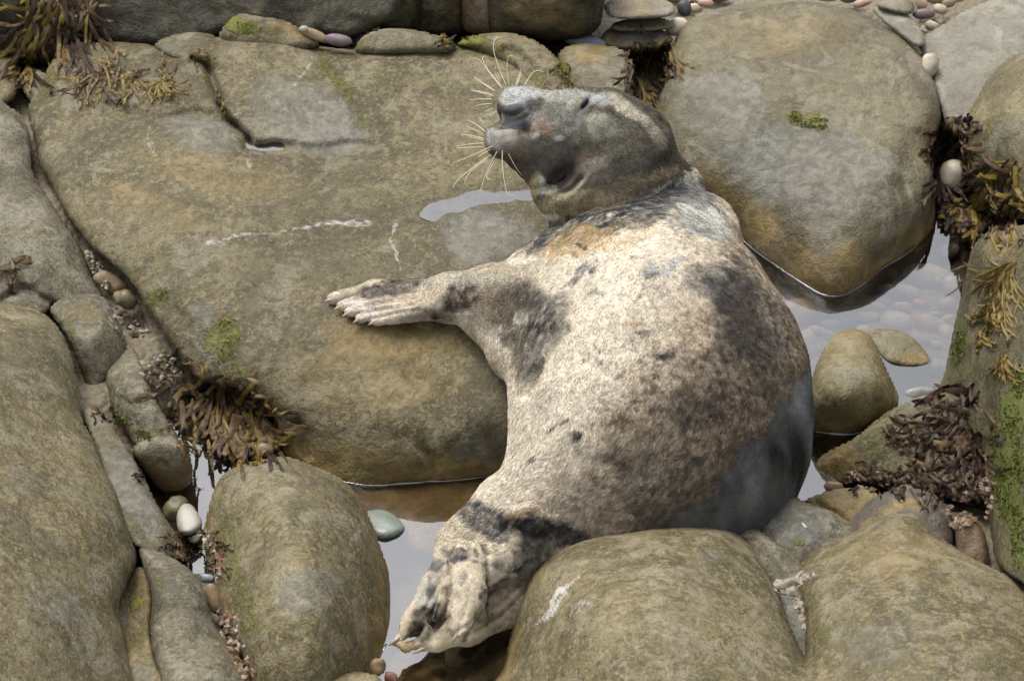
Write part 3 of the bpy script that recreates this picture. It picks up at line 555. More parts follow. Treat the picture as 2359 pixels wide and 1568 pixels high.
# ------------------------------------------------------------------ single stones
def ico():
    import bmesh
    bm = bmesh.new(); bmesh.ops.create_icosphere(bm, subdivisions=3, radius=1)
    v = np.array([q.co[:] for q in bm.verts]); f = [tuple(q.index for q in fc.verts) for fc in bm.faces]; bm.free(); return v, f
ICO_V, ICO_F = ico()
def stone(name, label, x, y, z, rx, ry, rot, mat, cat='pebble', group=None, lump=.12, flat=.8, parent=None):
    s = RNG.uniform(0, 90)
    v = np.sign(ICO_V) * np.abs(ICO_V) ** .88
    v = v * (1 + lump * fbm(ICO_V * 1.1 + s, 2))[:, None]
    a = math.radians(rot); ca, sa = math.cos(a), math.sin(a)
    p0 = P(x, y, z); k = MPP * float(-(p0 - CAM) @ NV) / D0
    lx, ly, lz = v[:, 0] * rx * k, v[:, 1] * ry * k, v[:, 2] * min(rx, ry) * flat * k
    pos = p0 + np.outer(lx * ca - ly * sa, RV) - np.outer(lx * sa + ly * ca, UV) + np.outer(lz, NV)
    o = mesh_obj(name, pos, ICO_F, mat, parent)
    if label: tag(o, label, cat, group)
    return o
def prock(label, outline, z, mat, paint=(), roll=16, rolld=.035, cell=4, cat='pebble'):
    c = np.mean(outline, 0); ctrl = [(c[0], c[1], z)] + [(c[0] + (p[0] - c[0]) * .75, c[1] + (p[1] - c[1]) * .75, z - .012) for p in outline]
    return rock('pebble', label, outline, ctrl, mat, cat, roll=roll, rolld=rolld, cell=cell, amp=.003, freq=12, paint=paint, tide=None, back=.12)
prock('oval grey-brown pebble poking from the pool beside the pear-shaped boulder', [(1985, 764), (2040, 750), (2092, 766), (2130, 798), (2149, 830), (2130, 846), (2088, 848), (2040, 836), (2010, 800)], .02, M['smooth'], [('ochre', 'b', 2110, 835, 40, 20, 10, .7)], 20, .035)
prock('smooth grey-green oval pebble in the pool beside the oval tan boulder', [(835, 1180), (870, 1168), (905, 1178), (932, 1202), (937, 1222), (912, 1240), (875, 1245), (845, 1225)], .025, PB['green'], roll=26, rolld=.05)
prock('egg-shaped white pebble standing in the small pool left of the oval boulder', [(424, 1158), (444, 1166), (462, 1196), (462, 1216), (440, 1233), (416, 1229), (407, 1202), (411, 1174)], .06, PB['white'], roll=18, rolld=.04)
prock('long flat stone on top of the stack at the back', [(1395, 8), (1420, -6), (1480, -10), (1540, 4), (1557, 22), (1545, 38), (1480, 44), (1410, 40), (1391, 22)], .30, M['pale'], [('ochre', 'b', 1470, 15, 80, 30, 0, .5)], 16, .03)
prock('thin flat stone in the middle of the stack at the back', [(1408, 54), (1450, 42), (1510, 39), (1549, 50), (1551, 64), (1500, 72), (1420, 70)], .25, M['smooth'], (), 10, .02)
prock('cream flat stone with a rusty edge at the bottom of the stack at the back', [(1388, 76), (1410, 60), (1460, 54), (1510, 62), (1546, 82), (1542, 102), (1480, 114), (1410, 114), (1384, 96)], .22, M['pale'], [('ochre', 'b', 1410, 95, 40, 30, 0, .8)], 16, .035)
prock('pale smooth stone leaning on the large boulder at the back', [(2008, 22), (2050, 14), (2092, 34), (2122, 72), (2130, 104), (2105, 104), (2060, 70)], .24, M['pale'], (), 14, .03)
prock('grey rounded stone above the pale smooth stone at the back', [(2020, 6), (2050, -12), (2092, -8), (2108, 12), (2098, 32), (2060, 28), (2025, 20)], .26, M['smooth'], (), 16, .03)
stone('pebble', 'dark purple oval pebble beside the grey rounded stone at the back right', 2128, 33, .2, 26, 12, -6, PB['purple'])
stone('pebble', 'dark purple pebble at the back on the edge of the broad slab', 778, 92, .34, 34, 14, 6, PB['purple'])
stone('pebble', 'brown pebble next to the dark purple pebble behind the broad slab', 722, 80, .34, 38, 13, 22, PB['brown'])
stone('pebble', 'tiny white pebble by the brown pebble behind the broad slab', 700, 66, .36, 9, 6, 0, PB['white'])
stone('limpet', 'ribbed yellowish limpet-like stone in the dark crevice left of the slab', 284, 690, .12, 22, 24, 20, PB['olive'], 'stone', lump=.45)
stone('pebble', 'brown stone above the yellowish stone in the dark crevice', 258, 652, .11, 34, 18, 30, PB['brown'], lump=.4)
stone('pebble', 'pale mud-covered stone below the dark crevice beside the slab', 345, 800, .045, 46, 26, -10, PB['mud'], lump=.5)
stone('pebble', 'dark olive stone behind the egg-shaped white pebble', 402, 1172, .02, 28, 24, 0, PB['olive'], lump=.4)
stone('pebble', 'small blue-grey chip in the crack beside the oval tan boulder', 478, 1332, .08, 20, 10, 5, PB['blue'], lump=.3)
stone('pebble', 'brown elongated stone in the crack under the blue-grey chip', 492, 1378, .08, 18, 38, -14, PB['brown'])
stone('pebble', 'small orange pebble beside the brown elongated stone in the crack', 517, 1352, .08, 9, 7, 0, PB['orange'])
stone('shell', 'broken white shell in the small pool under the egg-shaped pebble', 450, 1238, .02, 17, 8, -25, PB['white'], 'shell', lump=.5)
stone('pebble', 'small brown pebble at the pool edge by the mossy sloping rock', 1920, 1120, .01, 22, 13, 5, PB['brown'])
stone('pebble', 'orange-brown angular stone at the bottom by the oval tan boulder', 872, 1535, .05, 20, 22, 20, PB['brown'], lump=.3)
stone('pebble', 'small rusty stone beside the orange-brown angular stone', 900, 1558, .05, 16, 14, 0, PB['red'], lump=.3)
stone('pebble', 'sunken olive stone below the lower hind flipper', 1085, 1505, -.03, 24, 20, 30, PB['olive'], lump=.25)
stone('pebble', 'cream stone caught in dark weed between the boulders at right', 2195, 405, .04, 32, 36, 0, PB['cream'])
stone('pebble', 'dark blue stone on edge behind the large boulder', 1576, 20, .2, 17, 20, 0, PB['dark'])
stone('pebble', 'cream stone between the flat stack and the large boulder', 1560, 62, .2, 26, 20, -30, PB['cream'])
stone('pebble', 'tan stone under the dark weed clump behind the seal', 1582, 92, .18, 24, 26, 10, PB['pink'])
stone('pebble', 'pale blue stone behind the pinkish-grey squarish rock', 1350, 98, .2, 50, 16, 8, PB['blue'])
stone('pebble', 'small cream pebble poking out right of the large boulder', 2142, 150, .2, 20, 28, 0, PB['cream'])
stone('pebble', 'flat grey pebble breaking the water by the mossy wall rock', 2118, 905, .0, 34, 14, -8, PB['grey'])
stone('pebble', 'brown stone at the foot of the wrack clump beside the slab', 610, 1035, .03, 20, 16, 10, PB['brown'])
CN = {'cream': 'cream', 'pink': 'pinkish', 'grey': 'grey', 'brown': 'brown', 'orange': 'orange', 'blue': 'blue-grey', 'white': 'white', 'red': 'red-brown', 'purple': 'purple'}
# beach pebbles behind, pool pebbles under water
bk = [(1600, 20, 20, 12, 'cream'), (1625, 8, 18, 10, 'pink'), (1560, -5, 26, 14, 'brown'), (1640, -12, 40, 16, 'red'), (1985, 8, 22, 10, 'pink'), (1960, -6, 26, 12, 'purple'), (2165, 22, 18, 12, 'cream'), (2185, 8, 16, 10, 'brown'), (2150, -5, 24, 14, 'brown'), (2210, -8, 22, 12, 'cream'), (2120, 4, 14, 20, 'pink'), (2145, 60, 16, 12, 'cream'), (1900, -8, 30, 12, 'pink'), (1330, 96, 22, 9, 'pink')]
for x, y, rx, ry, c in bk:
    stone('beach_pebble', f'small rounded {CN[c]} beach pebble on the shingle behind the large boulder', x, y, .14 + RNG.uniform(0, .03), rx, ry, RNG.uniform(-20, 20), PB[c], group='pebbles on the shingle behind the large boulder')
pw = [(1838, 718, 46, 30, 'pink'), (2140, 640, 62, 34, 'cream'), (2062, 740, 36, 24, 'cream'), (1990, 728, 34, 12, 'pink'), (1945, 735, 34, 14, 'grey'), (2145, 745, 44, 18, 'pink'), (2120, 700, 20, 12, 'orange'), (2050, 665, 16, 10, 'white'), (2090, 670, 30, 14, 'cream'), (1860, 790, 20, 34, 'cream'), (2125, 780, 30, 12, 'orange'), (2180, 700, 24, 18, 'pink'), (2160, 845, 30, 18, 'grey'), (2110, 880, 44, 20, 'white'), (1900, 705, 26, 14, 'grey'), (1990, 690, 26, 12, 'grey'), (1880, 760, 20, 10, 'pink'), (2190, 660, 22, 26, 'cream'), (2185, 580, 26, 18, 'grey'), (2150, 540, 20, 14, 'pink'),
      (1850, 1110, 22, 12, 'grey'), (2040, 780, 24, 10, 'brown'), (2180, 770, 20, 22, 'cream'), (1915, 745, 22, 9, 'blue'), (2020, 705, 22, 9, 'pink'), (2075, 705, 22, 10, 'grey')]
for q in range(46): pw.append((RNG.uniform(1830, 2200), RNG.uniform(600, 900), RNG.uniform(8, 19), RNG.uniform(6, 12), str(RNG.choice(['cream', 'pink', 'grey', 'brown', 'orange', 'blue', 'white']))))
for x, y, rx, ry, c in pw:
    stone('pool_pebble', f'rounded {CN[c]} pebble lying under the clear water of the pool behind the seal', x, y, -.085 + RNG.uniform(0, .02), rx, ry, RNG.uniform(-25, 25), PB[c], group='pebbles under the clear pool water')
# loose gravel nobody could count
def gravel(name, label, spots, n, rmin, rmax, cols, zoff=.004, bare=False):
    V = []; F = []; C = []
    b = np.array([(1, 0, 0), (-1, 0, 0), (0, 1, 0), (0, -1, 0), (0, 0, 1), (0, 0, -1)], float)
    f = [(0, 2, 4), (2, 1, 4), (1, 3, 4), (3, 0, 4), (2, 0, 5), (1, 2, 5), (3, 1, 5), (0, 3, 5)]
    for q in range(n):
        x0, y0, rx, ry, an = spots[RNG.integers(len(spots))]; a = RNG.uniform(0, 6.28); r = math.sqrt(RNG.uniform())
        ca, sa = math.cos(math.radians(an)), math.sin(math.radians(an)); lx, ly = rx * r * math.cos(a), ry * r * math.sin(a)
        x, y = x0 + lx * ca - ly * sa, y0 + lx * sa + ly * ca
        p = P(x, y, zoff); p = P(x, y, float(bed_z(np.array([p[0]]), np.array([p[1]]))[0]))
        wv = surf(x, y, p[2])
        if bare and wv > float(w_of_z(np.array(x), np.array(y), p[2])) + .002: continue
        p = Pw(x, y, wv); sc = RNG.uniform(rmin, rmax) * np.array([1, RNG.uniform(.6, 1), RNG.uniform(.4, .8)])
        t = RNG.uniform(0, 6.28); v = b * sc * RNG.uniform(.75, 1.2, (6, 1)); v = np.c_[v[:, 0] * math.cos(t) - v[:, 1] * math.sin(t), v[:, 0] * math.sin(t) + v[:, 1] * math.cos(t), v[:, 2]]
        n0 = len(V); V += (p + v).tolist(); F += [tuple(i + n0 for i in k) for k in f]; C += [cols[RNG.integers(len(cols))]] * 6
    m, nt, bb = new_mat(name); lk(nt, attr(nt, 'col', 'Color'), bb.inputs['Base Color']); bb.inputs['Roughness'].default_value = .6
    o = mesh_obj(name, V, F, m, None, False, {'col': np.array(C)}); tag(o, label, 'gravel', kind='stuff')
gravel('gravel', 'coarse shell gravel lying in the crack beside the oval tan boulder', [(530, 1450, 22, 60, -18), (560, 1520, 24, 50, -30), (500, 1300, 16, 40, 0)], 260, .004, .011, [(.3, .22, .13), (.12, .08, .05), (.05, .04, .035), (.4, .33, .24), (.2, .09, .05)])
gravel('shell_grit', 'brown shell grit and gravel at the foot of the mossy wall rock', [(2255, 1140, 35, 60, 0), (2030, 1105, 90, 26, 5), (2210, 1180, 30, 40, 0)], 420, .004, .012, [(.2, .14, .09), (.1, .06, .04), (.05, .038, .026), (.26, .2, .14), (.15, .08, .045)])
gravel('beach_shingle', 'small shingle stones on the beach behind the large boulder', [(1600, 20, 90, 70, 0), (2150, 20, 90, 60, 0), (2220, 300, 40, 40, 0)], 300, .006, .018, [(.3, .24, .17), (.16, .11, .07), (.1, .08, .07), (.36, .31, .24), (.26, .16, .11)], bare=True)
gravel('crevice_grit', 'grit and shell fragments in the crevice left of the slab', [(300, 750, 40, 60, -30), (370, 850, 50, 40, 20), (225, 620, 14, 50, -25), (470, 1240, 26, 22, 0)], 260, .004, .010, [(.28, .22, .14), (.12, .09, .05), (.06, .05, .035), (.36, .32, .25)])
# crumbly dried mud in the gap between the front boulders
mud = peb_mat('dry_mud', (.30, .265, .21), .2, .9)
mo = empty('mud_lump', P(1830, 1370, .2), 'crumbly dried mud in the gap between the two front boulders', 'mud')
for x, y, rx, ry, r in [(1808, 1348, 24, 14, -10), (1836, 1338, 20, 12, -30), (1826, 1366, 12, 10, 0), (1844, 1400, 10, 12, 0), (1848, 1424, 8, 12, 0)]:
    q = Pw(x, y, surf(x, y) - .002)
    stone('crumb', None, x, y, q[2], rx, ry, r, mud, lump=.9, flat=.7, parent=mo)
gravel('mud_crumbs', 'loose crumbs of dried mud in the gap between the two front boulders', [(1815, 1350, 34, 14, -12), (1838, 1385, 10, 26, -8), (1850, 1425, 6, 26, -5), (1860, 1328, 20, 6, -20)], 170, .003, .009, [(.3, .26, .2), (.24, .21, .16), (.34, .3, .24), (.16, .14, .1)])

# ------------------------------------------------------------------ seaweed
def weed_mat(name, c1, c2, rough=.5, trans=.1):
    m, nt, b = new_mat(name); g = nt.nodes.new('ShaderNodeNewGeometry'); oi = nt.nodes.new('ShaderNodeObjectInfo')
    n1 = noise(nt, g.outputs['Position'], 45, 4)
    k = mixc(nt, math_n(nt, 'ADD', math_n(nt, 'MULTIPLY', oi.outputs['Random'], .55), rng(nt, n1, .35, .65, 0, .45)), c1, c2)
    lk(nt, k, b.inputs['Base Color']); b.inputs['Roughness'].default_value = rough; b.inputs['Specular IOR Level'].default_value = .22
    b.inputs['Subsurface Weight'].default_value = trans; b.inputs['Subsurface Radius'].default_value = (.004, .003, .001); return m
WM = {'wrack': weed_mat('brown_wrack', (.035, .02, .010), (.15, .10, .045)), 'olive': weed_mat('olive_wrack', (.07, .048, .01), (.20, .135, .025)), 'dark': weed_mat('dark_wrack', (.012, .007, .005), (.055, .033, .018)),
      'string': weed_mat('stringy_weed', (.085, .058, .016), (.22, .16, .058), .5), 'red': weed_mat('red_weed', (.025, .014, .009), (.085, .052, .028)), 'green': weed_mat('green_algae', (.04, .05, .010), (.125, .135, .026), .6)}
def frond(path, wpx, twist, lift, branches, V, F, flo, w0=None):
    n = len(path); k = MPP; prevw = None; pts = []; WL = []
    for i, (x, y) in enumerate(path):
        s = surf(x, y, flo); t = i / (n - 1); l = lift * math.sin(math.pi * min(1, t * .9 + .08)) + .004
        wv = s + l
        if prevw is not None: wv = max(wv, prevw - .05)
        if i == 0 and w0 is not None: wv = w0
        prevw = wv; WL.append(wv); pts.append(Pw(np.array(x), np.array(y), np.array(wv)))
    pts = np.array(pts); tg = np.gradient(pts, axis=0); tg /= np.linalg.norm(tg, axis=1)[:, None] + 1e-9
    n0 = len(V)
    for i in range(n):
        t = i / (n - 1); wd = wpx * k * (.35 + .65 * math.sin(math.pi * min(1, t * .8 + .15)) ** .7) * (1 if i < n - 1 else .35)
        side = np.cross(tg[i], NV); side /= np.linalg.norm(side) + 1e-9; nn = np.cross(side, tg[i]); a = twist * math.sin(t * 4 + twist * 5)
        sd = side * math.cos(a) + nn * math.sin(a); rip = .25 * wd * math.sin(i * 2.1 + twist * 9)
        V += [pts[i] - sd * wd + nn * rip, pts[i] + nn * wd * .25, pts[i] + sd * wd - nn * rip]
        if i: b = n0 + i * 3; F += [(b - 3, b - 2, b + 1, b), (b - 2, b - 1, b + 2, b + 1)]
    return WL
def bend_path(x, y, ang, L, n, curl, grav):
    path = [(x, y)]; a = math.radians(ang); st = L / (n - 1)
    for i in range(n - 1):
        a += curl / (n - 1); dx, dy = math.cos(a), math.sin(a) + grav * i / n; q = math.hypot(dx, dy) + 1e-6
        x += dx / q * st; y += dy / q * st; path.append((x, y))
    return path
def weed(name, label, roots, mats, cat='seaweed', group=None, flo=-.1):
    ps = [r[0] for r in roots]; ys = [r[1] for r in roots]; c = (float(np.mean(ps)), float(np.mean(ys)))
    e = empty(name, Pw(np.array(c[0]), np.array(c[1]), np.array(surf(*c, flo))), label, cat, group)
    for (x, y, ang, spread, L, wpx, n, jit, br) in roots:
        for q in range(n):
            V = []; F = []; sx_, sy_ = x + random.uniform(-1, 1) * jit, y + random.uniform(-1, 1) * jit * .7
            a = ang + random.uniform(-spread, spread); l = L * random.uniform(.6, 1.15)
            pth = bend_path(sx_, sy_, a, l, 8, random.uniform(-2.0, 2.0), .5 if wpx > 3 else .8); wpx_ = wpx * (.62 if wpx > 3 else 1); lf = random.uniform(.002, .028) * (1 if wpx > 3 else .7)
            WL = frond(pth, wpx_ * random.uniform(.7, 1.2), random.uniform(-.9, .9), lf, br, V, F, flo)
            if br:
                for kk in range(br):
                    i = random.randint(3, 6); bx, by = pth[i]; da = random.choice((-1, 1)) * random.uniform(18, 45)
                    aa = math.degrees(math.atan2(pth[i][1] - pth[i - 1][1], pth[i][0] - pth[i - 1][0])) + da
                    frond(bend_path(bx, by, aa, l * random.uniform(.3, .5), 6, random.uniform(-.8, .8), .4), wpx_ * .8, random.uniform(-.9, .9), lf * .8, 0, V, F, flo, WL[i])
            mesh_obj('frond', np.array(V), F, WM[random.choice(mats)], e)
    return e
weed('wrack_clump', 'large clump of brown bladder wrack hanging off the left end of the slab', [(530, 905, 80, 60, 110, 9, 30, 60, 2), (570, 950, 75, 45, 100, 9, 30, 45, 2), (480, 915, 120, 60, 90, 8, 14, 40, 2), (400, 905, 60, 70, 80, 10, 10, 30, 1), (515, 985, 80, 40, 50, 8, 14, 40, 2), (590, 1000, 80, 40, 60, 9, 14, 30, 2)], ['wrack', 'wrack', 'dark', 'wrack', 'olive'], flo=.02)
weed('wrack_tuft', 'yellow-olive wrack tips at the water edge under the large brown clump', [(540, 1020, 90, 60, 40, 7, 8, 18, 2), (590, 1030, 80, 40, 40, 8, 5, 10, 2)], ['olive'], flo=.0)
weed('wrack_tuft', 'sprawling tan and brown weed on the upper left corner of the slab', [(240, 130, 40, 90, 55, 4, 16, 25, 2), (230, 165, 140, 50, 70, 3, 18, 20, 1), (290, 170, 60, 80, 55, 6, 14, 22, 2), (200, 190, 150, 40, 60, 4, 10, 14, 2), (370, 165, 30, 80, 40, 5, 8, 14, 2), (300, 215, 170, 30, 50, 5, 4, 6, 1)], ['string', 'wrack', 'string', 'red'])
weed('wrack_tuft', 'fan-shaped stringy yellow weed on the slab beside the sprawling weed', [(365, 192, 90, 85, 48, 2.2, 40, 8, 1), (390, 200, 60, 60, 40, 4, 6, 12, 1)], ['string'])
weed('weed_tuft', 'small red weed tuft on the grey slab at left', [(35, 605, 40, 90, 40, 5, 9, 14, 1), (25, 640, 100, 60, 34, 5, 7, 12, 1)], ['red', 'wrack'])
weed('hanging_wrack', 'dark hanging wrack with rusty fronds at the back left corner', [(110, -15, 90, 30, 120, 9, 26, 50, 2), (140, 40, 95, 30, 110, 9, 26, 50, 2), (80, 60, 100, 35, 110, 9, 16, 40, 2), (200, -10, 100, 20, 110, 9, 12, 25, 1), (120, 0, 90, 20, 70, 7, 10, 25, 2), (60, 150, 70, 60, 60, 8, 8, 24, 1)], ['dark', 'dark', 'wrack', 'dark', 'olive'], flo=.1)
weed('wrack_clump', 'dark weed clump wedged between the pinkish rock and the large boulder', [(1490, 115, 90, 60, 70, 7, 22, 30, 2), (1480, 150, 90, 35, 80, 8, 22, 22, 2), (1530, 95, 110, 50, 70, 7, 12, 22, 1), (1470, 105, 100, 70, 40, 3, 16, 14, 1), (1475, 210, 90, 25, 50, 7, 8, 10, 1)], ['dark', 'wrack', 'dark', 'wrack', 'string'], flo=.1)
weed('moss_tuft', 'mossy weed tufts along the joint of the squarish pinkish rock', [(1295, 150, 90, 60, 30, 4, 12, 14, 1), (1305, 200, 100, 60, 34, 4, 12, 14, 1), (1265, 215, 150, 60, 30, 4, 6, 12, 1)], ['olive', 'wrack', 'green'])
weed('weed_tuft', 'small dark red weed scrap on the flat pale rock at the back', [(1030, 96, 0, 180, 26, 6, 8, 10, 1)], ['red', 'olive'])
weed('wrack_clump', 'dark wrack clump between the large boulder and the brown rock at right', [(2195, 285, 90, 50, 70, 9, 20, 26, 2), (2190, 330, 95, 40, 80, 9, 22, 24, 2), (2170, 400, 90, 30, 70, 7, 14, 10, 1), (2230, 270, 110, 60, 40, 8, 8, 15, 1)], ['dark', 'dark', 'wrack'], flo=.02)
weed('wrack_clump', 'yellow-flecked wrack clump above the mossy wall rock at right', [(2300, 400, 130, 50, 90, 9, 22, 40, 2), (2260, 450, 110, 50, 90, 10, 24, 36, 2), (2330, 380, 140, 30, 80, 4, 16, 25, 1), (2330, 470, 120, 50, 80, 9, 16, 36, 2), (2270, 500, 140, 50, 60, 9, 16, 36, 2), (2215, 480, 110, 50, 50, 9, 10, 12, 2)], ['dark', 'wrack', 'olive', 'dark', 'olive'], flo=.0)
weed('stringy_weed', 'long stringy tan weed hanging on the face of the mossy wall rock', [(2330, 612, 130, 35, 110, 2.4, 42, 12, 1), (2300, 690, 110, 30, 80, 3, 18, 24, 1)], ['string', 'string', 'olive'])
weed('stringy_weed', 'knobbly olive weed below the long stringy weed on the wall rock', [(2285, 720, 95, 50, 50, 7, 22, 22, 2), (2270, 770, 95, 40, 36, 6, 10, 14, 1)], ['olive', 'string'])
weed('stringy_weed', 'short stringy weed tuft low on the mossy wall rock', [(2312, 822, 100, 35, 60, 2.4, 26, 8, 1)], ['string', 'olive'])
weed('wrack_clump', 'red-brown wrack heaped at the foot of the mossy wall rock', [(2220, 910, 120, 60, 80, 9, 26, 45, 2), (2195, 960, 130, 50, 70, 9, 16, 34, 2), (2235, 1000, 110, 50, 70, 9, 20, 30, 2), (2240, 1060, 110, 50, 70, 8, 22, 36, 2), (2150, 1010, 150, 40, 60, 8, 12, 30, 2), (2180, 1090, 140, 50, 60, 8, 16, 40, 2)], ['dark', 'red', 'wrack', 'dark', 'red'], flo=.0)
weed('wrack_tuft', 'thin reddish weed sprawling on the sloping mossy rock', [(2110, 985, 165, 40, 70, 5, 8, 12, 2), (2090, 1000, 140, 40, 50, 5, 6, 12, 2), (2060, 990, 120, 60, 40, 3, 6, 12, 1)], ['red', 'red', 'wrack'])
weed('wrack_tuft', 'dark weed litter along the lower pool edge at right', [(2000, 1090, 20, 80, 40, 5, 16, 40, 1), (2060, 1100, 10, 90, 40, 5, 18, 40, 1), (2120, 1100, 20, 90, 50, 4, 14, 40, 1)], ['dark', 'red', 'wrack'], flo=.0)
weed('weed_tuft', 'short dark brush of weed on the grey strip of rock', [(400, 1255, -90, 70, 30, 2.5, 20, 22, 0), (415, 1268, 20, 90, 30, 4, 8, 8, 1)], ['dark', 'wrack'], flo=.0)
weed('weed_tuft', 'dark tuft of weed in the crack beside the oval tan boulder', [(490, 1250, 60, 90, 34, 4, 12, 14, 1), (495, 1290, 90, 60, 34, 4, 12, 12, 1)], ['dark', 'wrack'], flo=.0)
weed('weed_tuft', 'curly pale weed strands beside the dark-ended rock', [(415, 1015, 30, 60, 45, 2.2, 14, 12, 1)], ['string'], flo=.05)
weed('weed_tuft', 'tiny dark weed scraps in the muddy crack above the grey strip', [(225, 950, 40, 80, 26, 3, 8, 14, 1), (310, 1095, 20, 60, 26, 3, 5, 8, 1)], ['dark', 'red'])
weed('weed_tuft', 'flecks of weed in the crevice between the slab and the narrow wedge rock', [(390, 830, 20, 60, 36, 4, 10, 26, 1), (360, 860, 30, 60, 30, 4, 8, 20, 1)], ['wrack', 'olive', 'dark'], flo=.05)
weed('weed_tuft', 'weed scraps tucked in the gap behind the slab by the flat grey stone', [(455, 128, 20, 90, 24, 5, 7, 12, 1), (505, 240, 70, 30, 26, 3, 6, 8, 0)], ['olive', 'wrack'])
# short green algae: small blades nobody could count
def algae(name, label, spots, n, ln=.010):
    V = []; F = []
    for q in range(n):
        x0, y0, rx, ry, an = spots[RNG.integers(len(spots))]; a = RNG.uniform(0, 6.28); r = RNG.uniform() ** .7
        ca, sa = math.cos(math.radians(an)), math.sin(math.radians(an)); lx, ly = rx * r * math.cos(a), ry * r * math.sin(a)
        x, y = x0 + lx * ca - ly * sa, y0 + lx * sa + ly * ca
        p = Pw(np.array(x), np.array(y), np.array(surf(x, y) + .001)); d = RNG.normal(0, 1, 3); d += NV * .6; d /= np.linalg.norm(d); s = np.cross(d, NV); s /= np.linalg.norm(s) + 1e-6
        l = ln * RNG.uniform(.4, 1.3); n0 = len(V); V += [p - s * l * .25, p + s * l * .25, p + d * l * .6 + s * l * .3, p + d * l - np.array([0, 0, l * .3])]; F.append((n0, n0 + 1, n0 + 2, n0 + 3))
    o = mesh_obj(name, np.array(V), F, WM['green'], None); tag(o, label, 'algae', kind='stuff')
algae('green_algae', 'bright green algae growing down the face of the mossy wall rock', [(2345, 880, 16, 40, 0), (2330, 980, 26, 50, 0), (2310, 1090, 26, 50, 0), (2345, 1060, 16, 80, 0), (2345, 1230, 16, 80, 0), (2320, 1160, 24, 40, 0), (2210, 800, 14, 40, 10), (2290, 1000, 10, 50, 0)], 2400, .008)
algae('green_algae', 'small green algae patch on top of the large smooth boulder', [(1830, 270, 14, 16, 20), (1855, 288, 26, 8, 15), (1885, 277, 24, 6, 0), (1888, 292, 16, 6, 0)], 520, .0055)
algae('green_algae', 'green moss spots on the narrow pale wedge rock', [(275, 968, 18, 12, 20), (330, 1003, 26, 10, 20), (262, 945, 8, 14, 0)], 260, .008)
algae('green_algae', 'yellow-green algae on the left shoulder of the broad slab', [(520, 745, 24, 8, -20), (525, 790, 34, 12, -30), (515, 820, 30, 10, -25), (370, 680, 24, 16, -20), (560, 60, 26, 14, 0), (1085, 90, 34, 9, 0)], 420, .006)
#SPLIT2
# ------------------------------------------------------------------ the seal
def cam_uvw(p): return np.stack([p @ RV, p @ UV, p @ NV], -1)
def prim(x, y, r, z=None, w=None):
    if w is None: w = float(w_of_z(np.array(float(x)), np.array(float(y)), z))
    p = Pw(np.array(float(x)), np.array(float(y)), np.array(w)); q = cam_uvw(p)
    return (q, r * MPP * (D0 - w) / D0)
def chain(items, key='z'):
    return [prim(i[0], i[1], i[2], **{key: i[3]}) for i in items]
def smin(a, b, k):
    h = np.clip(.5 + .5 * (b - a) / k, 0, 1); return b + (a - b) * h - k * h * (1 - h)
def d_cone(p, A, B):
    (a, ra), (b, rb) = A, B; d = b - a; L = d @ d + 1e-12
    t = np.clip(((p - a) @ d) / L, 0, 1); return np.linalg.norm(p - a - t[:, None] * d, axis=1) - (ra + (rb - ra) * t)
def d_chain(p, ch, k, s=1.0):
    sc = np.array([1, 1, 1 / s]); q = p * sc; out = None
    for i in range(max(1, len(ch) - 1)):
        A = (ch[i][0] * sc, ch[i][1]); B = (ch[min(i + 1, len(ch) - 1)][0] * sc, ch[min(i + 1, len(ch) - 1)][1])
        d = d_cone(q, A, B); out = d if out is None else smin(out, d, k)
    return out * (s if s < 1 else 1)
BODY = chain([(1465, 700, 205, .35), (1492, 745, 262, .33), (1512, 835, 318, .30), (1520, 925, 338, .27), (1518, 1000, 338, .24), (1425, 1105, 240, .20), (1305, 1160, 152, .17), (1195, 1200, 92, .14)])
SHO = chain([(1302, 630, 108, .37), (1430, 660, 150, .375), (1558, 590, 138, .355), (1588, 556, 118, .345)])
NECK = chain([(1425, 355, 117, .25), (1430, 440, 124, .24), (1440, 560, 130, .20)], 'w')
HEAD = chain([(1425, 352, 118, .25), (1372, 296, 84, .25), (1292, 300, 86, .26), (1228, 285, 62, .255)], 'w')
THROAT = chain([(1275, 360, 84, .25), (1325, 430, 94, .24), (1380, 500, 120, .20)], 'w')
LOBE1 = chain([(1250, 252, 46, .24), (1192, 243, 50, .245)], 'w'); LOBE2 = chain([(1225, 325, 58, .285), (1158, 324, 46, .29)], 'w')
BRIDGE = chain([(1478, 385, 72, .20), (1540, 450, 74, .18), (1592, 522, 66, .17)], 'w')
NOSE = chain([(1210, 270, 36, .29), (1178, 262, 26, .285)], 'w'); CHIN = chain([(1250, 380, 50, .26), (1200, 362, 30, .27)], 'w')
BROW1 = chain([(1350, 238, 28, .275), (1395, 252, 32, .28)], 'w'); BROW2 = chain([(1360, 330, 46, .30), (1385, 292, 34, .31)], 'w')
ARM = chain([(1290, 680, 112, .35), (1240, 690, 104, .33), (1130, 690, 70, .30), (1035, 686, 51, .28), (955, 688, 40, .265)])
WEB = chain([(1150, 735, 66, .275), (1190, 810, 58, .26), (1250, 880, 60, .25)])
DIG = [chain(c) for c in ([(965, 664, 24, .27), (860, 668, 20, .262), (768, 688, 10, .252)], [(965, 676, 22, .275), (870, 682, 18, .27), (788, 704, 10, .256)], [(965, 690, 22, .275), (880, 698, 17, .27), (806, 718, 10, .256)],
                          [(968, 702, 22, .275), (890, 712, 17, .268), (830, 732, 10, .256)], [(975, 712, 26, .27), (915, 722, 22, .265), (866, 736, 14, .257)])]
HL1 = chain([(1165, 1190, 90, .15), (1075, 1268, 66, .13), (1012, 1362, 46, .11), (958, 1425, 28, .08), (920, 1468, 13, .06)])
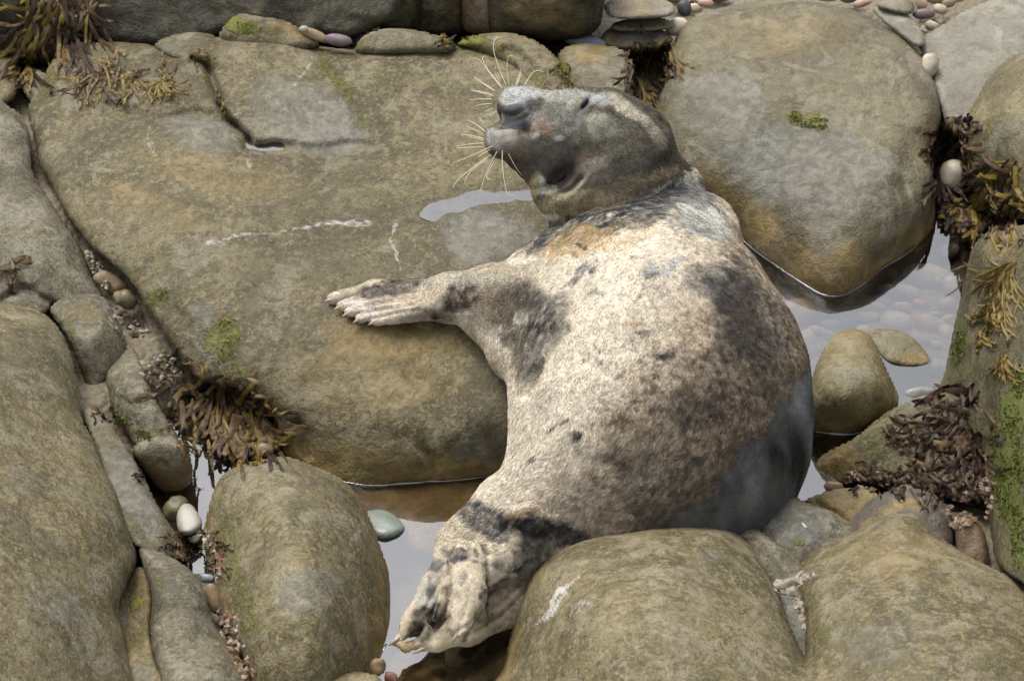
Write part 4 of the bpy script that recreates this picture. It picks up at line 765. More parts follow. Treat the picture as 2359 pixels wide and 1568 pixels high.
HL2 = chain([(1270, 1225, 88, .15), (1155, 1280, 62, .16), (1110, 1315, 46, .16)])
TON = chain([(1072, 1285, 44, .195), (1078, 1370, 37, .195), (1056, 1442, 25, .165)])
TON2 = chain([(1040, 1330, 30, .165), (1022, 1400, 20, .14), (1000, 1425, 10, .12)])
LOW = chain([(1262, 1302, 64, .085), (1165, 1385, 52, .075), (1075, 1443, 40, .07), (1005, 1478, 18, .065), (968, 1496, 7, .055)])
CURL = chain([(903, 1478, 9, .055), (935, 1489, 13, .06), (968, 1478, 13, .07), (985, 1450, 10, .085), (978, 1432, 8, .09)])
TAIL = chain([(1215, 1195, 40, .24), (1172, 1192, 26, .235), (1150, 1204, 14, .22)])
WEBH = chain([(930, 1462, 12, .05), (985, 1440, 28, .055), (1050, 1420, 40, .07)])
def sdf(p):
    b = d_chain(p, BODY, .05, .86); b = smin(b, d_chain(p, SHO, .05, .86), .06)
    h = d_chain(p, HEAD, .035, .9)
    for c, k in ((NECK, .05), (THROAT, .04), (LOBE1, .02), (LOBE2, .022), (NOSE, .012), (CHIN, .02), (BROW1, .02), (BROW2, .03)): h = smin(h, d_chain(p, c, .02), k)
    b = smin(b, h, .014); b = smin(b, d_chain(p, BRIDGE, .03), .035)
    a = smin(d_chain(p, ARM, .03, .8), d_chain(p, WEB, .03, .6), .05)
    g = None
    for c in DIG: d = d_chain(p, c, .01); g = d if g is None else smin(g, d, .010)
    a = smin(a, g, .02); b = smin(b, a, .030)
    hl = smin(d_chain(p, HL1, .03, .8), d_chain(p, HL2, .03, .8), .008); hl = smin(hl, d_chain(p, LOW, .02, .6), .005)
    hl = smin(hl, d_chain(p, TON, .02, .45), .003); hl = smin(hl, d_chain(p, TON2, .02, .6), .008)
    hl = smin(hl, d_chain(p, WEBH, .01, .4), .004); hl = smin(hl, d_chain(p, CURL, .01), .006)
    b = smin(b, hl, .03); return smin(b, d_chain(p, TAIL, .01, .6), .01)
allp = np.array([q for ch in (BODY, SHO, NECK, HEAD, THROAT, LOBE1, LOBE2, NOSE, BROW1, BROW2, ARM, WEB, HL1, HL2, TON, TON2, TAIL, LOW, CURL, *DIG) for q, r in ch]); allr = np.array([r for ch in (BODY, SHO, NECK, HEAD, THROAT, LOBE1, LOBE2, NOSE, BROW1, BROW2, ARM, WEB, HL1, HL2, TON, TON2, TAIL, LOW, CURL, *DIG) for q, r in ch])
lo = (allp - allr[:, None]).min(0) - .03; hi = (allp + allr[:, None]).max(0) + .03
H = .0048; BS = 4
nb_ = np.ceil((hi - lo) / (H * BS)).astype(int); dims = nb_ * BS
bc = np.stack(np.meshgrid(*[np.arange(n) for n in nb_], indexing='ij'), -1).reshape(-1, 3)
dc = sdf(lo + (bc * BS + (BS - 1) / 2) * H)
actb = np.abs(dc) < H * BS * .87 + .022
field = np.repeat(np.repeat(np.repeat(np.where(dc < 0, -1, 1).astype(np.float32).reshape(nb_), BS, 0), BS, 1), BS, 2)
off = np.stack(np.meshgrid(*[np.arange(BS)] * 3, indexing='ij'), -1).reshape(-1, 3)
ab = bc[actb]
for s in range(0, len(ab), 6000):
    ix = (ab[s:s + 6000, None] * BS + off[None]).reshape(-1, 3); field[ix[:, 0], ix[:, 1], ix[:, 2]] = sdf(lo + ix * H)
neg = field < 0
cnt = np.zeros(tuple(d - 1 for d in dims), np.uint8)
for a in (0, 1):
    for b_ in (0, 1):
        for c in (0, 1): cnt += neg[a:dims[0] - 1 + a, b_:dims[1] - 1 + b_, c:dims[2] - 1 + c]
act = np.argwhere((cnt > 0) & (cnt < 8)); del cnt
cid = np.full(tuple(d - 1 for d in dims), -1, np.int32); cid[act[:, 0], act[:, 1], act[:, 2]] = np.arange(len(act))
corn = [(a, b_, c) for a in (0, 1) for b_ in (0, 1) for c in (0, 1)]
cv = {k: field[act[:, 0] + k[0], act[:, 1] + k[1], act[:, 2] + k[2]] for k in corn}
acc = np.zeros((len(act), 3)); num = np.zeros(len(act))
for k in corn:
    for axd in range(3):
        if k[axd]: continue
        k2 = tuple(k[i] + (1 if i == axd else 0) for i in range(3)); f0, f1 = cv[k], cv[k2]; m = (f0 < 0) != (f1 < 0)
        t = np.where(m, f0 / np.where(m, f0 - f1, 1), 0); q = np.tile(np.array(k, float), (len(act), 1)); q[:, axd] += t
        acc += q * m[:, None]; num += m
SV = lo + (act + acc / num[:, None]) * H
SF = []
for axd in range(3):
    sl0 = [slice(None)] * 3; sl1 = [slice(None)] * 3; sl0[axd] = slice(0, -1); sl1[axd] = slice(1, None)
    ch_ = np.argwhere(neg[tuple(sl0)] != neg[tuple(sl1)]); o1, o2 = (axd + 1) % 3, (axd + 2) % 3
    ch_ = ch_[(ch_[:, o1] > 0) & (ch_[:, o2] > 0) & (ch_[:, o1] < dims[o1] - 1) & (ch_[:, o2] < dims[o2] - 1)]
    def cell_(d1, d2):
        q = ch_.copy(); q[:, o1] -= d1; q[:, o2] -= d2; return cid[q[:, 0], q[:, 1], q[:, 2]]
    quad = np.c_[cell_(1, 1), cell_(0, 1), cell_(0, 0), cell_(1, 0)]; fl = neg[ch_[:, 0], ch_[:, 1], ch_[:, 2]]
    SF.append(np.where(fl[:, None], quad, quad[:, ::-1]))
SF = np.concatenate(SF); SF = SF[(SF >= 0).all(1)]; del field, neg, cid
# keep the largest piece, relax a little
def vnormals(V, F):
    n = np.cross(V[F[:, 2]] - V[F[:, 0]], V[F[:, 3]] - V[F[:, 1]]); N = np.zeros_like(V)
    for i in range(4): np.add.at(N, F[:, i], n)
    return N / (np.linalg.norm(N, axis=1)[:, None] + 1e-12)
def relax(V, F, it, lam):
    for _ in range(it):
        s = np.zeros_like(V); c = np.zeros(len(V))
        for i in range(4):
            for j in (1, 3): np.add.at(s, F[:, i], V[F[:, (i + j) % 4]]); np.add.at(c, F[:, i], 1)
        V = V + lam * (s / np.maximum(c, 1)[:, None] - V)
    return V
SV = relax(SV, SF, 3, .5)
SV = np.outer(SV[:, 0], RV) + np.outer(SV[:, 1], UV) + np.outer(SV[:, 2], NV)
SN = vnormals(SV, SF)
if (SN * (SV - SV.mean(0))).sum() < 0: SF = SF[:, ::-1]; SN = -SN
sx_, sy_, sw_ = to_px(SV); facing = sstep(.0, .25, SN @ NV)
def gline(pts, dep, wd):
    d, _, _ = seg_dist(sx_, sy_, catmull(pts, 5, False), False); return -dep * np.exp(-(d / wd) ** 2)
def gblob(cx, cy, rx, ry, an, dep):
    ca, sa = math.cos(math.radians(an)), math.sin(math.radians(an)); dx = (sx_ - cx) * ca + (sy_ - cy) * sa; dy = -(sx_ - cx) * sa + (sy_ - cy) * ca
    return dep * np.exp(-((dx / rx) ** 2 + (dy / ry) ** 2))
disp = gblob(1292, 406, 38, 21, -48, -.034) + gblob(1255, 430, 22, 12, -10, -.012) + gblob(1240, 425, 14, 18, 0, .006) + gline([(1332, 256), (1342, 242), (1358, 224)], .009, 7) + gblob(1318, 250, 14, 22, 20, .006)
disp += gline([(1152, 264), (1180, 264), (1206, 250)], .012, 6) + gline([(1160, 277), (1190, 273), (1214, 266)], .009, 4.5) + gline([(1146, 288), (1175, 286), (1200, 290), (1226, 302)], .014, 8) + gblob(1226, 246, 14, 11, 0, -.010) + gblob(1208, 288, 14, 16, 0, -.010)
disp += gline([(1232, 436), (1262, 434), (1282, 448), (1312, 438), (1336, 412)], .010, 7) + gline([(1345, 252), (1365, 250), (1385, 238)], .005, 7) + gblob(1385, 292, 20, 16, 0, .006) + gblob(1345, 385, 40, 26, -20, .008)
disp += gline([(1300, 755), (1262, 800), (1228, 858), (1206, 910)], .020, 13) + gline([(1040, 742), (1038, 700), (1060, 660)], .006, 16) + gline([(1120, 1240), (1160, 1215), (1178, 1196)], .012, 9)
for a, b_ in (((960, 670), (790, 694)), ((955, 684), (806, 710)), ((958, 698), (826, 724)), ((965, 712), (850, 735))): disp += gline([a, ((a[0] + b_[0]) / 2, (a[1] + b_[1]) / 2 - 2), b_], .006, 5)
for q in range(5): disp += gline([(1085 + q * 14, 1165 + q * 4), (1105 + q * 12, 1205 + q * 8), (1120 + q * 8, 1232 + q * 6)], .004, 6)
for q in range(0): disp += gline([(1290 + q * 60, 1010 + q * 30), (1390 + q * 60, 1060 + q * 20), (1500 + q * 40, 1070 + q * 25)], .003, 12)
disp += gline([(1118, 1300), (1118, 1370), (1098, 1430), (1070, 1466)], .009, 6) + gline([(1235, 1290), (1165, 1335), (1112, 1372)], .012, 7) + gline([(1028, 1320), (1032, 1390), (1012, 1440)], .007, 5) + gline([(1005, 1395), (1000, 1430), (1030, 1455)], .008, 6)
disp += gline([(1050, 1285), (1010, 1340), (980, 1400)], .005, 5) + gline([(1030, 1270), (990, 1330), (962, 1390)], .004, 5) + gline([(1210, 1330), (1130, 1405), (1040, 1462)], .006, 5) + gline([(1225, 1345), (1150, 1420), (1075, 1466)], .005, 5) + gline([(1076, 1320), (1078, 1380), (1060, 1440)], .004, 5)
bodyw = sstep(500, 640, sy_)
disp = disp * facing + .0035 * fbm(SV * 14, 3) + .004 * (1 - bodyw) * fbm(SV * 26, 2) + .006 * bodyw * vnoise(SV * 5)
SV = SV + SN * disp[:, None]; SN = vnormals(SV, SF); SN *= np.sign((SN * (SV - SV.mean(0))).sum())
# coat colour: the animal's patches, plus painted rim light and crease shade
C_CREAM = (.575, .515, .41); C_TAN = (.315, .258, .185); C_BRN = (.16, .122, .082); C_BLK = (.014, .014, .015); C_GRY = (.40, .41, .38); C_HEAD = (.076, .067, .048); C_OCH = (.40, .28, .13)
HEADPOLY = np.array([(1060, 150), (1600, 150), (1590, 380), (1566, 412), (1500, 438), (1400, 480), (1310, 505), (1240, 514), (1180, 460), (1060, 420)], float)
WETLINE = np.array([(1880, 840), (1828, 892), (1762, 980), (1692, 1060), (1640, 1130), (1590, 1172), (1480, 1222), (1480, 1500), (1950, 1500), (1950, 840)], float)
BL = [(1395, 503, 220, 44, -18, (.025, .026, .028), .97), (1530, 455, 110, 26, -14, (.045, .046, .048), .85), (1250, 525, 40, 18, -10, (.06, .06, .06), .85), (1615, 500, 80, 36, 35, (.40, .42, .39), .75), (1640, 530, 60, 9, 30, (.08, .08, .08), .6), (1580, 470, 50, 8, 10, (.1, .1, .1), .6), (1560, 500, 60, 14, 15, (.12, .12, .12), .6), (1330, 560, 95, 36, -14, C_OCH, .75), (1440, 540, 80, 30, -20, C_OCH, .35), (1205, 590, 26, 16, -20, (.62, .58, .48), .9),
      (1330, 564, 11, 11, 0, C_BLK, .95), (1318, 594, 9, 7, 0, C_BLK, .7), (1338, 632, 48, 15, -32, (.09, .09, .095), .9), (1372, 668, 20, 12, 0, (.14, .13, .11), .6), (1530, 622, 55, 11, -25, (.24, .25, .26), .8), (1560, 660, 90, 16, -10, (.2, .18, .15), .45),
      (1700, 700, 62, 100, -18, C_BLK, .9), (1660, 660, 90, 38, 20, (.05, .05, .05), .8), (1745, 800, 62, 130, -18, (.05, .04, .03), .85), (1690, 780, 50, 60, 0, C_BLK, .7), (1790, 760, 30, 90, -20, (.12, .11, .10), .5), (1660, 885, 140, 90, -30, (.07, .052, .036), .5), (1610, 930, 60, 50, 0, C_BLK, .55), (1570, 1000, 190, 85, -25, (.085, .063, .042), .42), (1760, 930, 70, 90, 20, (.16, .12, .08), .6),
      (1525, 818, 24, 10, 8, C_BLK, 1), (1498, 812, 14, 6, 0, (.1, .08, .06), .7), (1478, 832, 14, 9, 0, (.12, .1, .08), .75), (1512, 838, 12, 7, 0, (.12, .1, .08), .7), (1585, 722, 16, 9, 0, (.13, .11, .09), .7), (1465, 755, 26, 8, -20, (.3, .22, .12), .6), (1440, 966, 26, 10, 10, C_BLK, 1), (1430, 962, 50, 26, 0, (.2, .15, .09), .6), (1272, 978, 15, 6, -20, C_BLK, .9), (1312, 975, 15, 6, -12, C_BLK, .9), (1336, 998, 12, 6, -10, C_BLK, .85), (1232, 1046, 13, 5, -50, C_BLK, .9), (1218, 1056, 20, 7, -50, (.2, .19, .17), .6),
      (1480, 1115, 90, 70, 0, (.12, .1, .075), .55), (1500, 1060, 150, 30, 5, (.10, .08, .06), .5), (1560, 1130, 90, 60, 0, (.18, .145, .1), .5), (1330, 1130, 80, 50, 0, (.26, .21, .15), .5), (1420, 1190, 120, 30, 0, (.22, .18, .125), .5),
      (1205, 735, 92, 85, 15, (.035, .032, .028), .95), (1165, 700, 60, 60, 0, (.11, .085, .06), .7), (1265, 700, 60, 34, 0, (.09, .08, .07), .6), (1140, 775, 26, 60, -35, (.50, .45, .36), .85), (1185, 800, 30, 60, -30, (.11, .09, .065), .7), (1222, 830, 24, 60, 20, (.07, .065, .055), .8), (1195, 735, 15, 24, 20, (.42, .39, .33), .8), (1120, 720, 50, 46, 0, (.17, .13, .09), .55),
      (1062, 682, 52, 38, -30, (.04, .028, .02), .95), (1025, 715, 80, 22, -8, (.04, .03, .022), .92), (975, 650, 50, 14, -8, (.40, .36, .28), .8), (985, 672, 60, 14, -20, (.46, .38, .26), .8), (905, 658, 85, 20, -12, (.035, .028, .024), .95), (870, 672, 70, 8, -14, (.09, .075, .065), .8), (1090, 640, 90, 14, 0, (.34, .33, .28), .6), (930, 690, 60, 12, -12, (.45, .38, .29), .7), (900, 720, 60, 20, -8, (.56, .50, .38), .92), (812, 705, 70, 26, 24, (.56, .49, .43), .9), (860, 690, 30, 6, -20, (.12, .1, .09), .7), (840, 712, 30, 5, -20, (.2, .17, .15), .6), (775, 690, 22, 12, 0, (.42, .32, .22), .7),
      (1120, 1192, 70, 32, 22, (.05, .052, .055), .9), (1150, 1225, 30, 24, 0, (.06, .06, .06), .8), (1250, 1212, 95, 32, 14, C_BLK, .95), (1300, 1238, 80, 24, 0, C_BLK, .9), (1240, 1250, 60, 30, 0, (.06, .055, .05), .8), (1215, 1180, 50, 14, -10, (.36, .25, .14), .6), (1075, 1240, 26, 10, 30, (.08, .08, .08), .85), (1045, 1272, 40, 14, 20, (.025, .025, .026), .92), (1098, 1285, 12, 9, 0, (.05, .05, .05), .8), (1100, 1260, 60, 14, 30, (.62, .54, .40), .6), (1192, 1292, 26, 28, 0, (.03, .03, .03), .92), (1215, 1262, 40, 16, 20, (.04, .038, .034), .8), (1150, 1300, 16, 14, 0, (.1, .1, .1), .75), (1240, 1290, 40, 30, 0, (.09, .08, .06), .8), (1000, 1320, 18, 50, 20, (.12, .12, .12), .75), (975, 1370, 22, 30, 20, (.40, .39, .37), .6), (1070, 1322, 14, 10, -20, (.08, .08, .08), .8), (1062, 1360, 12, 10, 0, (.16, .13, .1), .6),
      (988, 1425, 46, 36, -40, (.020, .015, .010), .97), (960, 1460, 26, 20, -30, (.03, .022, .012), .9), (1020, 1385, 18, 44, 15, (.10, .075, .05), .75), (1165, 1388, 105, 44, -35, (.19, .155, .095), .92), (1010, 1300, 24, 12, -50, (.05, .05, .05), .8), (985, 1355, 16, 10, -50, (.07, .065, .06), .75), (1125, 1265, 14, 10, 0, (.05, .05, .05), .8), (1215, 1350, 22, 9, -35, (.04, .035, .028), .8), (1120, 1425, 20, 8, -35, (.09, .07, .045), .7), (1190, 1340, 60, 20, -35, (.13, .11, .08), .7), (1040, 1465, 70, 16, -22, (.55, .48, .32), .8), (925, 1440, 26, 30, -40, (.50, .42, .28), .85), (940, 1486, 40, 14, 0, (.30, .22, .10), .9), (1030, 1440, 34, 14, -30, (.34, .26, .2), .6), (1065, 1440, 30, 20, 0, (.50, .43, .33), .7), (1118, 1375, 5, 60, 4, (.05, .04, .03), .85), (1170, 1335, 60, 7, -33, (.06, .05, .035), .85), (1034, 1380, 5, 50, 0, (.06, .045, .03), .8), (1085, 1455, 24, 5, -50, (.06, .045, .03), .8), (1700, 715, 45, 80, -18, C_BLK, .85), (1560, 470, 200, 12, -24, (.07, .07, .07), .5), (1240, 1215, 70, 20, 14, C_BLK, .8), (1595, 428, 70, 30, 38, (.13, .13, .12), .9), (1480, 462, 130, 16, -17, (.03, .03, .032), .95), (1725, 760, 50, 150, -20, (.045, .037, .03), .75)]  # shade painted into the flipper hollow, digit creases and neck fold
BH = [(1310, 222, 120, 16, 8, (.40, .39, .34), .65), (1440, 248, 60, 16, 32, (.42, .38, .29), .75), (1500, 300, 50, 14, 52, (.36, .32, .24), .6), (1190, 222, 48, 26, 0, (.42, .42, .40), .85), (1150, 318, 42, 34, 0, (.34, .32, .28), .8), (1178, 250, 34, 13, -10, (.035, .036, .042), .95), (1180, 263, 32, 3.5, -12, (.012, .012, .014), .95), (1190, 274, 30, 3, -8, (.015, .015, .018), .9), (1185, 287, 44, 5, 4, (.015, .014, .015), .95), (1190, 280, 36, 12, 8, (.05, .053, .06), .85), (1226, 243, 20, 14, 0, (.05, .05, .045), .85), (1240, 275, 24, 18, 0, (.24, .24, .22), .5), (1258, 290, 26, 22, 30, (.20, .125, .085), .75), (1232, 305, 12, 20, 0, (.36, .30, .24), .6),  # rim light painted along head top, shade on muzzle and nose creases
      (1300, 260, 50, 50, 40, (.19, .19, .165), .6), (1185, 350, 40, 20, 20, (.14, .10, .075), .6), (1386, 292, 40, 30, 20, (.30, .295, .235), .6), (1320, 240, 18, 22, 20, (.27, .25, .19), .7), (1345, 240, 18, 9, -52, (.075, .085, .11), .95), (1375, 228, 26, 9, 10, (.30, .31, .31), .7), (1330, 365, 60, 24, -10, (.10, .065, .05), .6), (1372, 378, 38, 18, -20, (.26, .215, .175), .6), (1290, 406, 50, 26, -48, (.016, .010, .008), .99), (1330, 425, 40, 7, -45, (.26, .22, .16), .8), (1300, 452, 30, 6, -15, (.30, .26, .19), .75), (1262, 428, 30, 12, -10, (.035, .025, .02), .9), (1238, 424, 16, 20, 20, (.56, .55, .50), .9), (1255, 440, 30, 8, 0, (.40, .37, .29), .8),  # shade of the eye hollow painted dark
      (1300, 475, 110, 34, -14, (.27, .225, .13), .75), (1420, 450, 110, 40, -20, (.13, .10, .062), .7), (1218, 450, 16, 60, 20, (.33, .26, .13), .8), (1250, 500, 40, 10, -6, (.5, .46, .36), .8), (1440, 330, 70, 60, 0, (.085, .075, .055), .5), (1520, 360, 30, 40, 0, (.06, .05, .04), .6), (1530, 395, 40, 14, -20, (.28, .22, .12), .6), (1270, 350, 60, 40, 0, (.075, .07, .058), .6), (1285, 315, 12, 9, 0, (.36, .36, .34), .6)]  # lit rim painted along the lower neck edge
def seal_color(x, y, pos):
    wx = x + 15 * vnoise(pos * 24) + 6 * vnoise(pos * 75) + 3 * vnoise(pos * 170); wy = y + 15 * vnoise(pos * 24 + 31) + 6 * vnoise(pos * 75 + 11) + 3 * vnoise(pos * 170 + 3)
    t = np.clip((wx - 1340) / 390 + (wy - 850) / 750, 0, 1.2) + .14 * fbm(pos * 14, 3); t = t[:, None]
    c = np.where(t < .5, np.array(C_CREAM) + (np.array(C_TAN) - C_CREAM) * np.clip(t / .5, 0, 1), np.array(C_TAN) + (np.array(C_BRN) - C_TAN) * np.clip((t - .5) / .6, 0, 1))
    arm = (1 - sstep(1150, 1290, wx)) * (1 - sstep(860, 930, wy)); c = c + (np.array((.34, .285, .20)) - c) * (arm * .8)[:, None]
    hind = sstep(1150, 1230, wy - (wx - 1200) * .2) * (1 - sstep(1280, 1360, wx)); c = c + (np.array((.40, .34, .24)) - c) * (hind * .8)[:, None]
    rag = .84 + .42 * vnoise(pos * 70 + 2) + .25 * vnoise(pos * 150)
    def layer(c, lst, wx=wx, wy=wy, rag=rag):
        for (cx, cy, rx, ry, an, col, al) in lst:
            ca, sa = math.cos(math.radians(an)), math.sin(math.radians(an)); dx = (wx - cx) * ca + (wy - cy) * sa; dy = -(wx - cx) * sa + (wy - cy) * ca
            f = np.clip(al * rag, 0, 1) * (1 - sstep(.68, 1.2, np.sqrt((dx / rx) ** 2 + (dy / ry) ** 2))); c = c + (np.array(col) - c) * f[:, None]
        return c
    c = layer(c, BL)
    d, _, _ = seg_dist(wx, wy, HEADPOLY); hd = sstep(-6, 6, np.where(inside(wx, wy, HEADPOLY), d, -d))
    hc = np.array(C_HEAD) * (1 + .35 * fbm(pos * 35, 3))[:, None]; c = c + (layer(hc, BH, x + .3 * (wx - x), y + .3 * (wy - y), np.clip(.6 + .4 * rag, 0, 1)) - c) * hd[:, None]
    tt = np.clip(t[:, 0], 0, 1) * (1 - hd) * (1 - arm) * (1 - hind); fk = sstep(.05, .6, fbm(pos * 80, 3) * .8 + .5 * vnoise(pos * 22) - .62 + tt * .8) * .68; c = c + (np.array((.05, .038, .026)) - c) * fk[:, None]
    sp = fbm(pos * 110, 2); c = c * np.clip(1 + (.18 + .5 * np.clip(t[:, 0], 0, 1) * (1 - hd)) * sp, .25, 2)[:, None]
    d, _, _ = seg_dist(x + 5 * vnoise(pos * 60), y + 5 * vnoise(pos * 60 + 9), WETLINE); sd = np.where(inside(x, y, WETLINE), d, -d) + 12 * vnoise(pos * 20 + 4) + 8 * vnoise(pos * 60 + 4) + 6 * vnoise(pos * 160); wet = sstep(-14, 14, sd); c = c + (np.array((.055, .042, .03)) - c) * (.6 * sstep(-60, -5, sd) * (1 - hd))[:, None]
    wc = np.array((.066, .065, .063)) * np.clip(1 + .9 * fbm(pos * np.array([16., 16., 7.]), 4), .25, 3)[:, None]; wc = wc + (np.array((.17, .175, .18)) - wc) * (.6 * np.exp(-(((x - 1848) / 22) ** 2 + ((y - 900) / 70) ** 2)))[:, None]; c = c + (wc - c) * wet[:, None]
    return np.clip(c, .006, .9), wet
sc_, swet = seal_color(sx_, sy_, SV)
ms, nt, b = new_mat('seal_coat'); lk(nt, attr(nt, 'col', 'Color'), b.inputs['Base Color'])
lk(nt, rng(nt, attr(nt, 'wet'), 0, 1, .75, .38), b.inputs['Roughness']); b.inputs['Specular IOR Level'].default_value = .35
g = nt.nodes.new('ShaderNodeNewGeometry'); n1 = noise(nt, g.outputs['Position'], 160, 3, .6); bp = nt.nodes.new('ShaderNodeBump'); bp.inputs['Strength'].default_value = .4; bp.inputs['Distance'].default_value = .003
lk(nt, n1, bp.inputs['Height']); lk(nt, bp.outputs[0], b.inputs['Normal'])
root = empty('seal', (float(SV[:, 0].mean()), float(SV[:, 1].mean()), -.05), 'grey seal lying on its side with head turned back and mottled cream and dark coat', 'seal')
mesh_obj('body', SV, SF, ms, root, True, {'col': sc_, 'wet': swet})
# fur as real short hairs
FLOW = np.array([(1180, 250, 1, -.1), (1160, 330, .8, .6), (1280, 300, 1, .2), (1400, 300, .8, .6), (1500, 340, .5, .9), (1300, 430, .5, .85), (1420, 430, .3, .95), (1560, 480, .3, 1), (1350, 560, -.2, 1), (1250, 640, -.7, .7), (1100, 680, -1, .1), (900, 690, -1, .1), (1150, 780, -.3, 1), (1230, 830, .1, 1), (1600, 700, .2, 1), (1450, 750, -.15, 1), (1750, 800, .1, 1), (1300, 950, -.25, 1), (1500, 950, -.35, .95), (1700, 950, -.4, .9), (1450, 1120, -.8, .7), (1600, 1100, -.8, .7), (1250, 1150, -.8, .6), (1120, 1230, -.7, .75), (1010, 1350, -.5, .85), (1170, 1380, -.8, .6), (1060, 1400, -.15, 1)], float)
tri = np.concatenate([SF[:, [0, 1, 2]], SF[:, [0, 2, 3]]]); ar = np.linalg.norm(np.cross(SV[tri[:, 1]] - SV[tri[:, 0]], SV[tri[:, 2]] - SV[tri[:, 0]]), axis=1)
tn = (SN[tri].mean(1) @ NV); ar *= np.where(tn > -.35, 1, .12)
NH = 230000
pick = RNG.choice(len(tri), NH, p=ar / ar.sum()); r1 = np.sqrt(RNG.uniform(size=NH)); r2 = RNG.uniform(size=NH)
ba = np.c_[1 - r1, r1 * (1 - r2), r1 * r2]; hp = (SV[tri[pick]] * ba[:, :, None]).sum(1); hn = (SN[tri[pick]] * ba[:, :, None]).sum(1); hn /= np.linalg.norm(hn, axis=1)[:, None]
hx, hy, hw = to_px(hp); hc_, hwet = seal_color(hx, hy, hp)
bare = np.zeros(NH, bool)
for cx, cy, rr in ((1292, 406, 26), (1185, 268, 32), (1345, 240, 12), (985, 1425, 24)): bare |= np.hypot(hx - cx, hy - cy) < rr
keep = ~bare; hp, hn, hx, hy, hc_, hwet = hp[keep], hn[keep], hx[keep], hy[keep], hc_[keep], hwet[keep]; NH = len(hp)
fl = np.zeros((NH, 2)); ws = np.zeros(NH)
for fx, fy, dx, dy in FLOW:
    wq = 1 / ((hx - fx) ** 2 + (hy - fy) ** 2 + 400) ** 1.5; q = math.hypot(dx, dy); fl += wq[:, None] * np.array([dx / q, dy / q]); ws += wq
fl /= ws[:, None]; clump = np.c_[vnoise(hp * 45), vnoise(hp * 45 + 7)] * .55 + RNG.normal(0, .22, (NH, 2)); fl += clump
hd_ = fl[:, :1] * RV - fl[:, 1:] * UV; hd_ -= (hd_ * hn).sum(1)[:, None] * hn; hd_ /= np.linalg.norm(hd_, axis=1)[:, None] + 1e-9
ln = (.0062 + .0036 * sstep(850, 1050, hy) * (1 - sstep(1180, 1260, hy)) + .002 * sstep(1450, 1540, hx) * (1 - sstep(400, 430, hy)) - .0025 * (1 - sstep(430, 480, hy)) * (1 - sstep(1350, 1450, hx))) * RNG.uniform(.6, 1.3, NH) * (1 - .45 * sstep(1240, 1290, hy)) * (1 - .35 * (1 - sstep(1000, 1100, hx)))
ln *= 1 - .5 * hwet; lift = ((.24 + .2 * RNG.uniform(size=NH)) * (1 - .75 * hwet))[:, None]; d1 = hd_ + hn * lift; d2 = hd_ + hn * lift * .15
p1 = hp + d1 * (ln * .5)[:, None]; p2 = p1 + d2 * (ln * .5)[:, None]
cu = bpy.data.hair_curves.new('fur'); cu.add_curves([3] * NH)
cu.points.foreach_set('position', np.stack([hp - hn * .001, p1, p2], 1).reshape(-1).astype(np.float32) - np.tile(np.array(root.location), NH * 3).astype(np.float32))
ra = cu.attributes.get('radius') or cu.attributes.new('radius', 'FLOAT', 'POINT'); ra.data.foreach_set('value', np.tile(np.array([.0007, .00055, .00012], np.float32), NH))
ca_ = cu.attributes.new('col', 'FLOAT_COLOR', 'CURVE'); var = np.clip(1.0 + RNG.normal(0, .26, (NH, 1)), .25, 1.8); cc = np.ones((NH, 4), np.float32); cc[:, :3] = np.clip(hc_ * var, .005, .95); ca_.data.foreach_set('color', cc.ravel())
mf, nt, b = new_mat('seal_fur'); lk(nt, attr(nt, 'col', 'Color'), b.inputs['Base Color']); b.inputs['Roughness'].default_value = .6; b.inputs['Specular IOR Level'].default_value = .12
cu.materials.append(mf); fo = bpy.data.objects.new('fur', cu); COL.objects.link(fo); fo.parent = root
# eyes, claws, whiskers
me_, nt, b = new_mat('seal_eye'); b.inputs['Base Color'].default_value = (.006, .004, .0035, 1); b.inputs['Roughness'].default_value = .4; b.inputs['Specular IOR Level'].default_value = .2
mwk, nt, b = new_mat('whisker'); b.inputs['Base Color'].default_value = (.62, .55, .38, 1); b.inputs['Roughness'].default_value = .4
mcl, nt, b = new_mat('claw'); b.inputs['Base Color'].default_value = (.42, .33, .26, 1); b.inputs['Roughness'].default_value = .45
def front_w(x, y):
    d2 = (sx_ - x) ** 2 + (sy_ - y) ** 2; m = d2 < 12 ** 2
    return float(np.percentile(to_px(SV[m])[2], 90)) if m.any() else .3
def eyeball(x, y, rx, ry, rot, sink):
    wv = front_w(x, y) - sink; p0 = Pw(np.array(float(x)), np.array(float(y)), np.array(wv)); a = math.radians(rot)
    v = ICO_V * np.array([rx, ry, ry]) * MPP; pos = p0 + np.outer(v[:, 0] * math.cos(a) - v[:, 1] * math.sin(a), RV) - np.outer(v[:, 0] * math.sin(a) + v[:, 1] * math.cos(a), UV) + np.outer(v[:, 2], NV)
    return mesh_obj('eye', pos, ICO_F, me_, root)
eyeball(1298, 402, 30, 17, -50, .022); eyeball(1346, 239, 15, 5, -52, .004)
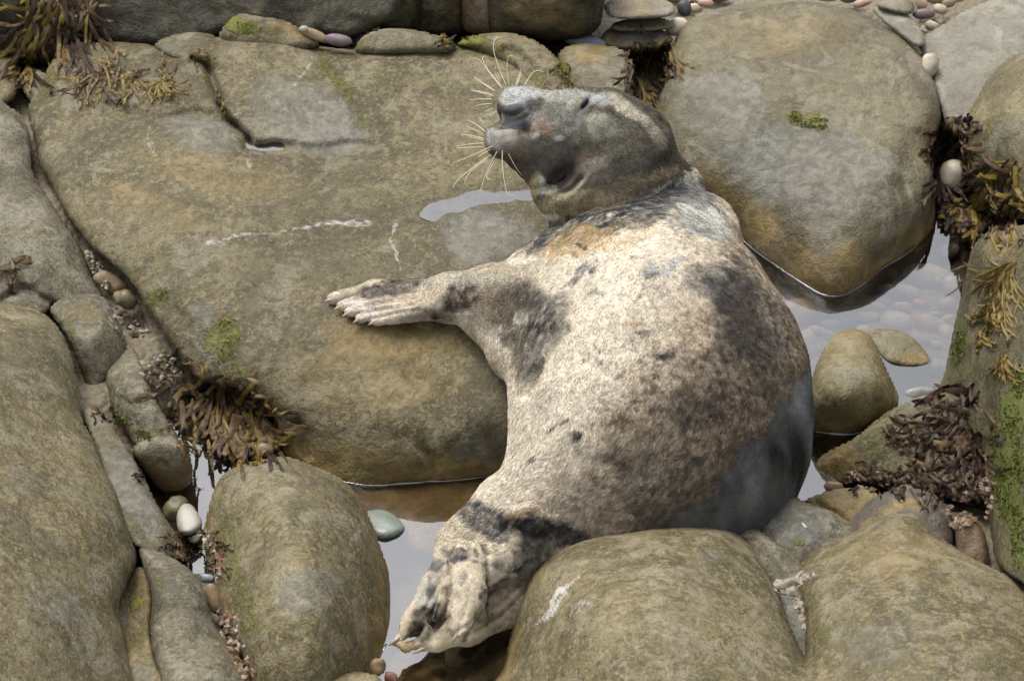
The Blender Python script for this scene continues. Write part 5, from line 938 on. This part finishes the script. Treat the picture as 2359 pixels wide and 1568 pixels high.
for (x, y, a) in ((768, 688, 165), (788, 704, 155), (806, 718, 150), (830, 732, 145), (866, 738, 150), (970, 1494, 150), (1050, 1462, 115), (912, 1472, 140)):
    aa = math.radians(a); wv = front_w(x, y)
    pts = [Pw(np.array(x + math.cos(aa) * t), np.array(y + math.sin(aa) * t), np.array(wv - .002 - .006 * (t / 20) ** 2)) for t in (-10, 0, 8, 16, 22)]
    V, F = tube(pts, [.003, .0045, .004, .0026, .0005], 6); mesh_obj('claw', np.array(V), F, mcl, root)
WH = [[(1060, 560), (1010, 440), (975, 310), (1000, 245), (1030, 250)], [(1078, 560), (1065, 430), (1080, 365), (1105, 370)], [(1035, 580), (960, 490), (880, 385)], [(1030, 570), (950, 470), (905, 390), (922, 365)], [(1020, 545), (985, 470), (990, 435)], [(990, 600), (920, 550), (850, 500)], [(985, 595), (915, 552), (852, 512)], [(978, 628), (900, 608), (830, 590)], [(975, 618), (840, 590)], [(968, 650), (890, 648), (820, 655)], [(965, 678), (910, 682), (850, 695)], [(975, 708), (920, 730)], [(992, 733), (955, 755)], [(1120, 562), (1145, 490), (1158, 450)], [(1132, 556), (1155, 480)], [(1178, 562), (1230, 480), (1270, 462), (1302, 472)],
      [(935, 840), (900, 795), (860, 755)], [(940, 852), (885, 765)], [(928, 864), (870, 820), (810, 785)], [(922, 882), (795, 818)], [(920, 892), (860, 855), (800, 830)], [(918, 908), (840, 888), (765, 880)], [(915, 917), (820, 895)], [(918, 936), (830, 942), (740, 955)], [(912, 960), (735, 968)], [(972, 955), (840, 1015), (715, 1065)], [(958, 975), (870, 1030)], [(962, 1010), (850, 1090), (750, 1170), (710, 1230)], [(940, 1035), (830, 1120), (790, 1190), (815, 1228), (850, 1230)], [(1000, 990), (940, 1110), (895, 1230), (885, 1310)], [(988, 1050), (940, 1130), (935, 1165), (965, 1172)], [(1035, 980), (1035, 1080), (1050, 1200), (1070, 1268), (1110, 1280)], [(1075, 1005), (1120, 1090), (1165, 1150)], [(1665, 1085), (1735, 1040), (1752, 1000)]]
for i, l in enumerate(WH):
    pp = catmull([(792.1 + .3525 * x, .3525 * y) for x, y in l], 5, False); base = front_w(*pp[0]) - .004
    n = len(pp); pts = [Pw(np.array(p[0]), np.array(p[1]), np.array(base + .03 * math.sin(i * 1.7) * (k / n))) for k, p in enumerate(pp)]
    V, F = tube(pts, np.linspace(.0011, .0004, n), 5); mesh_obj('whisker', np.array(V), F, mwk, root)
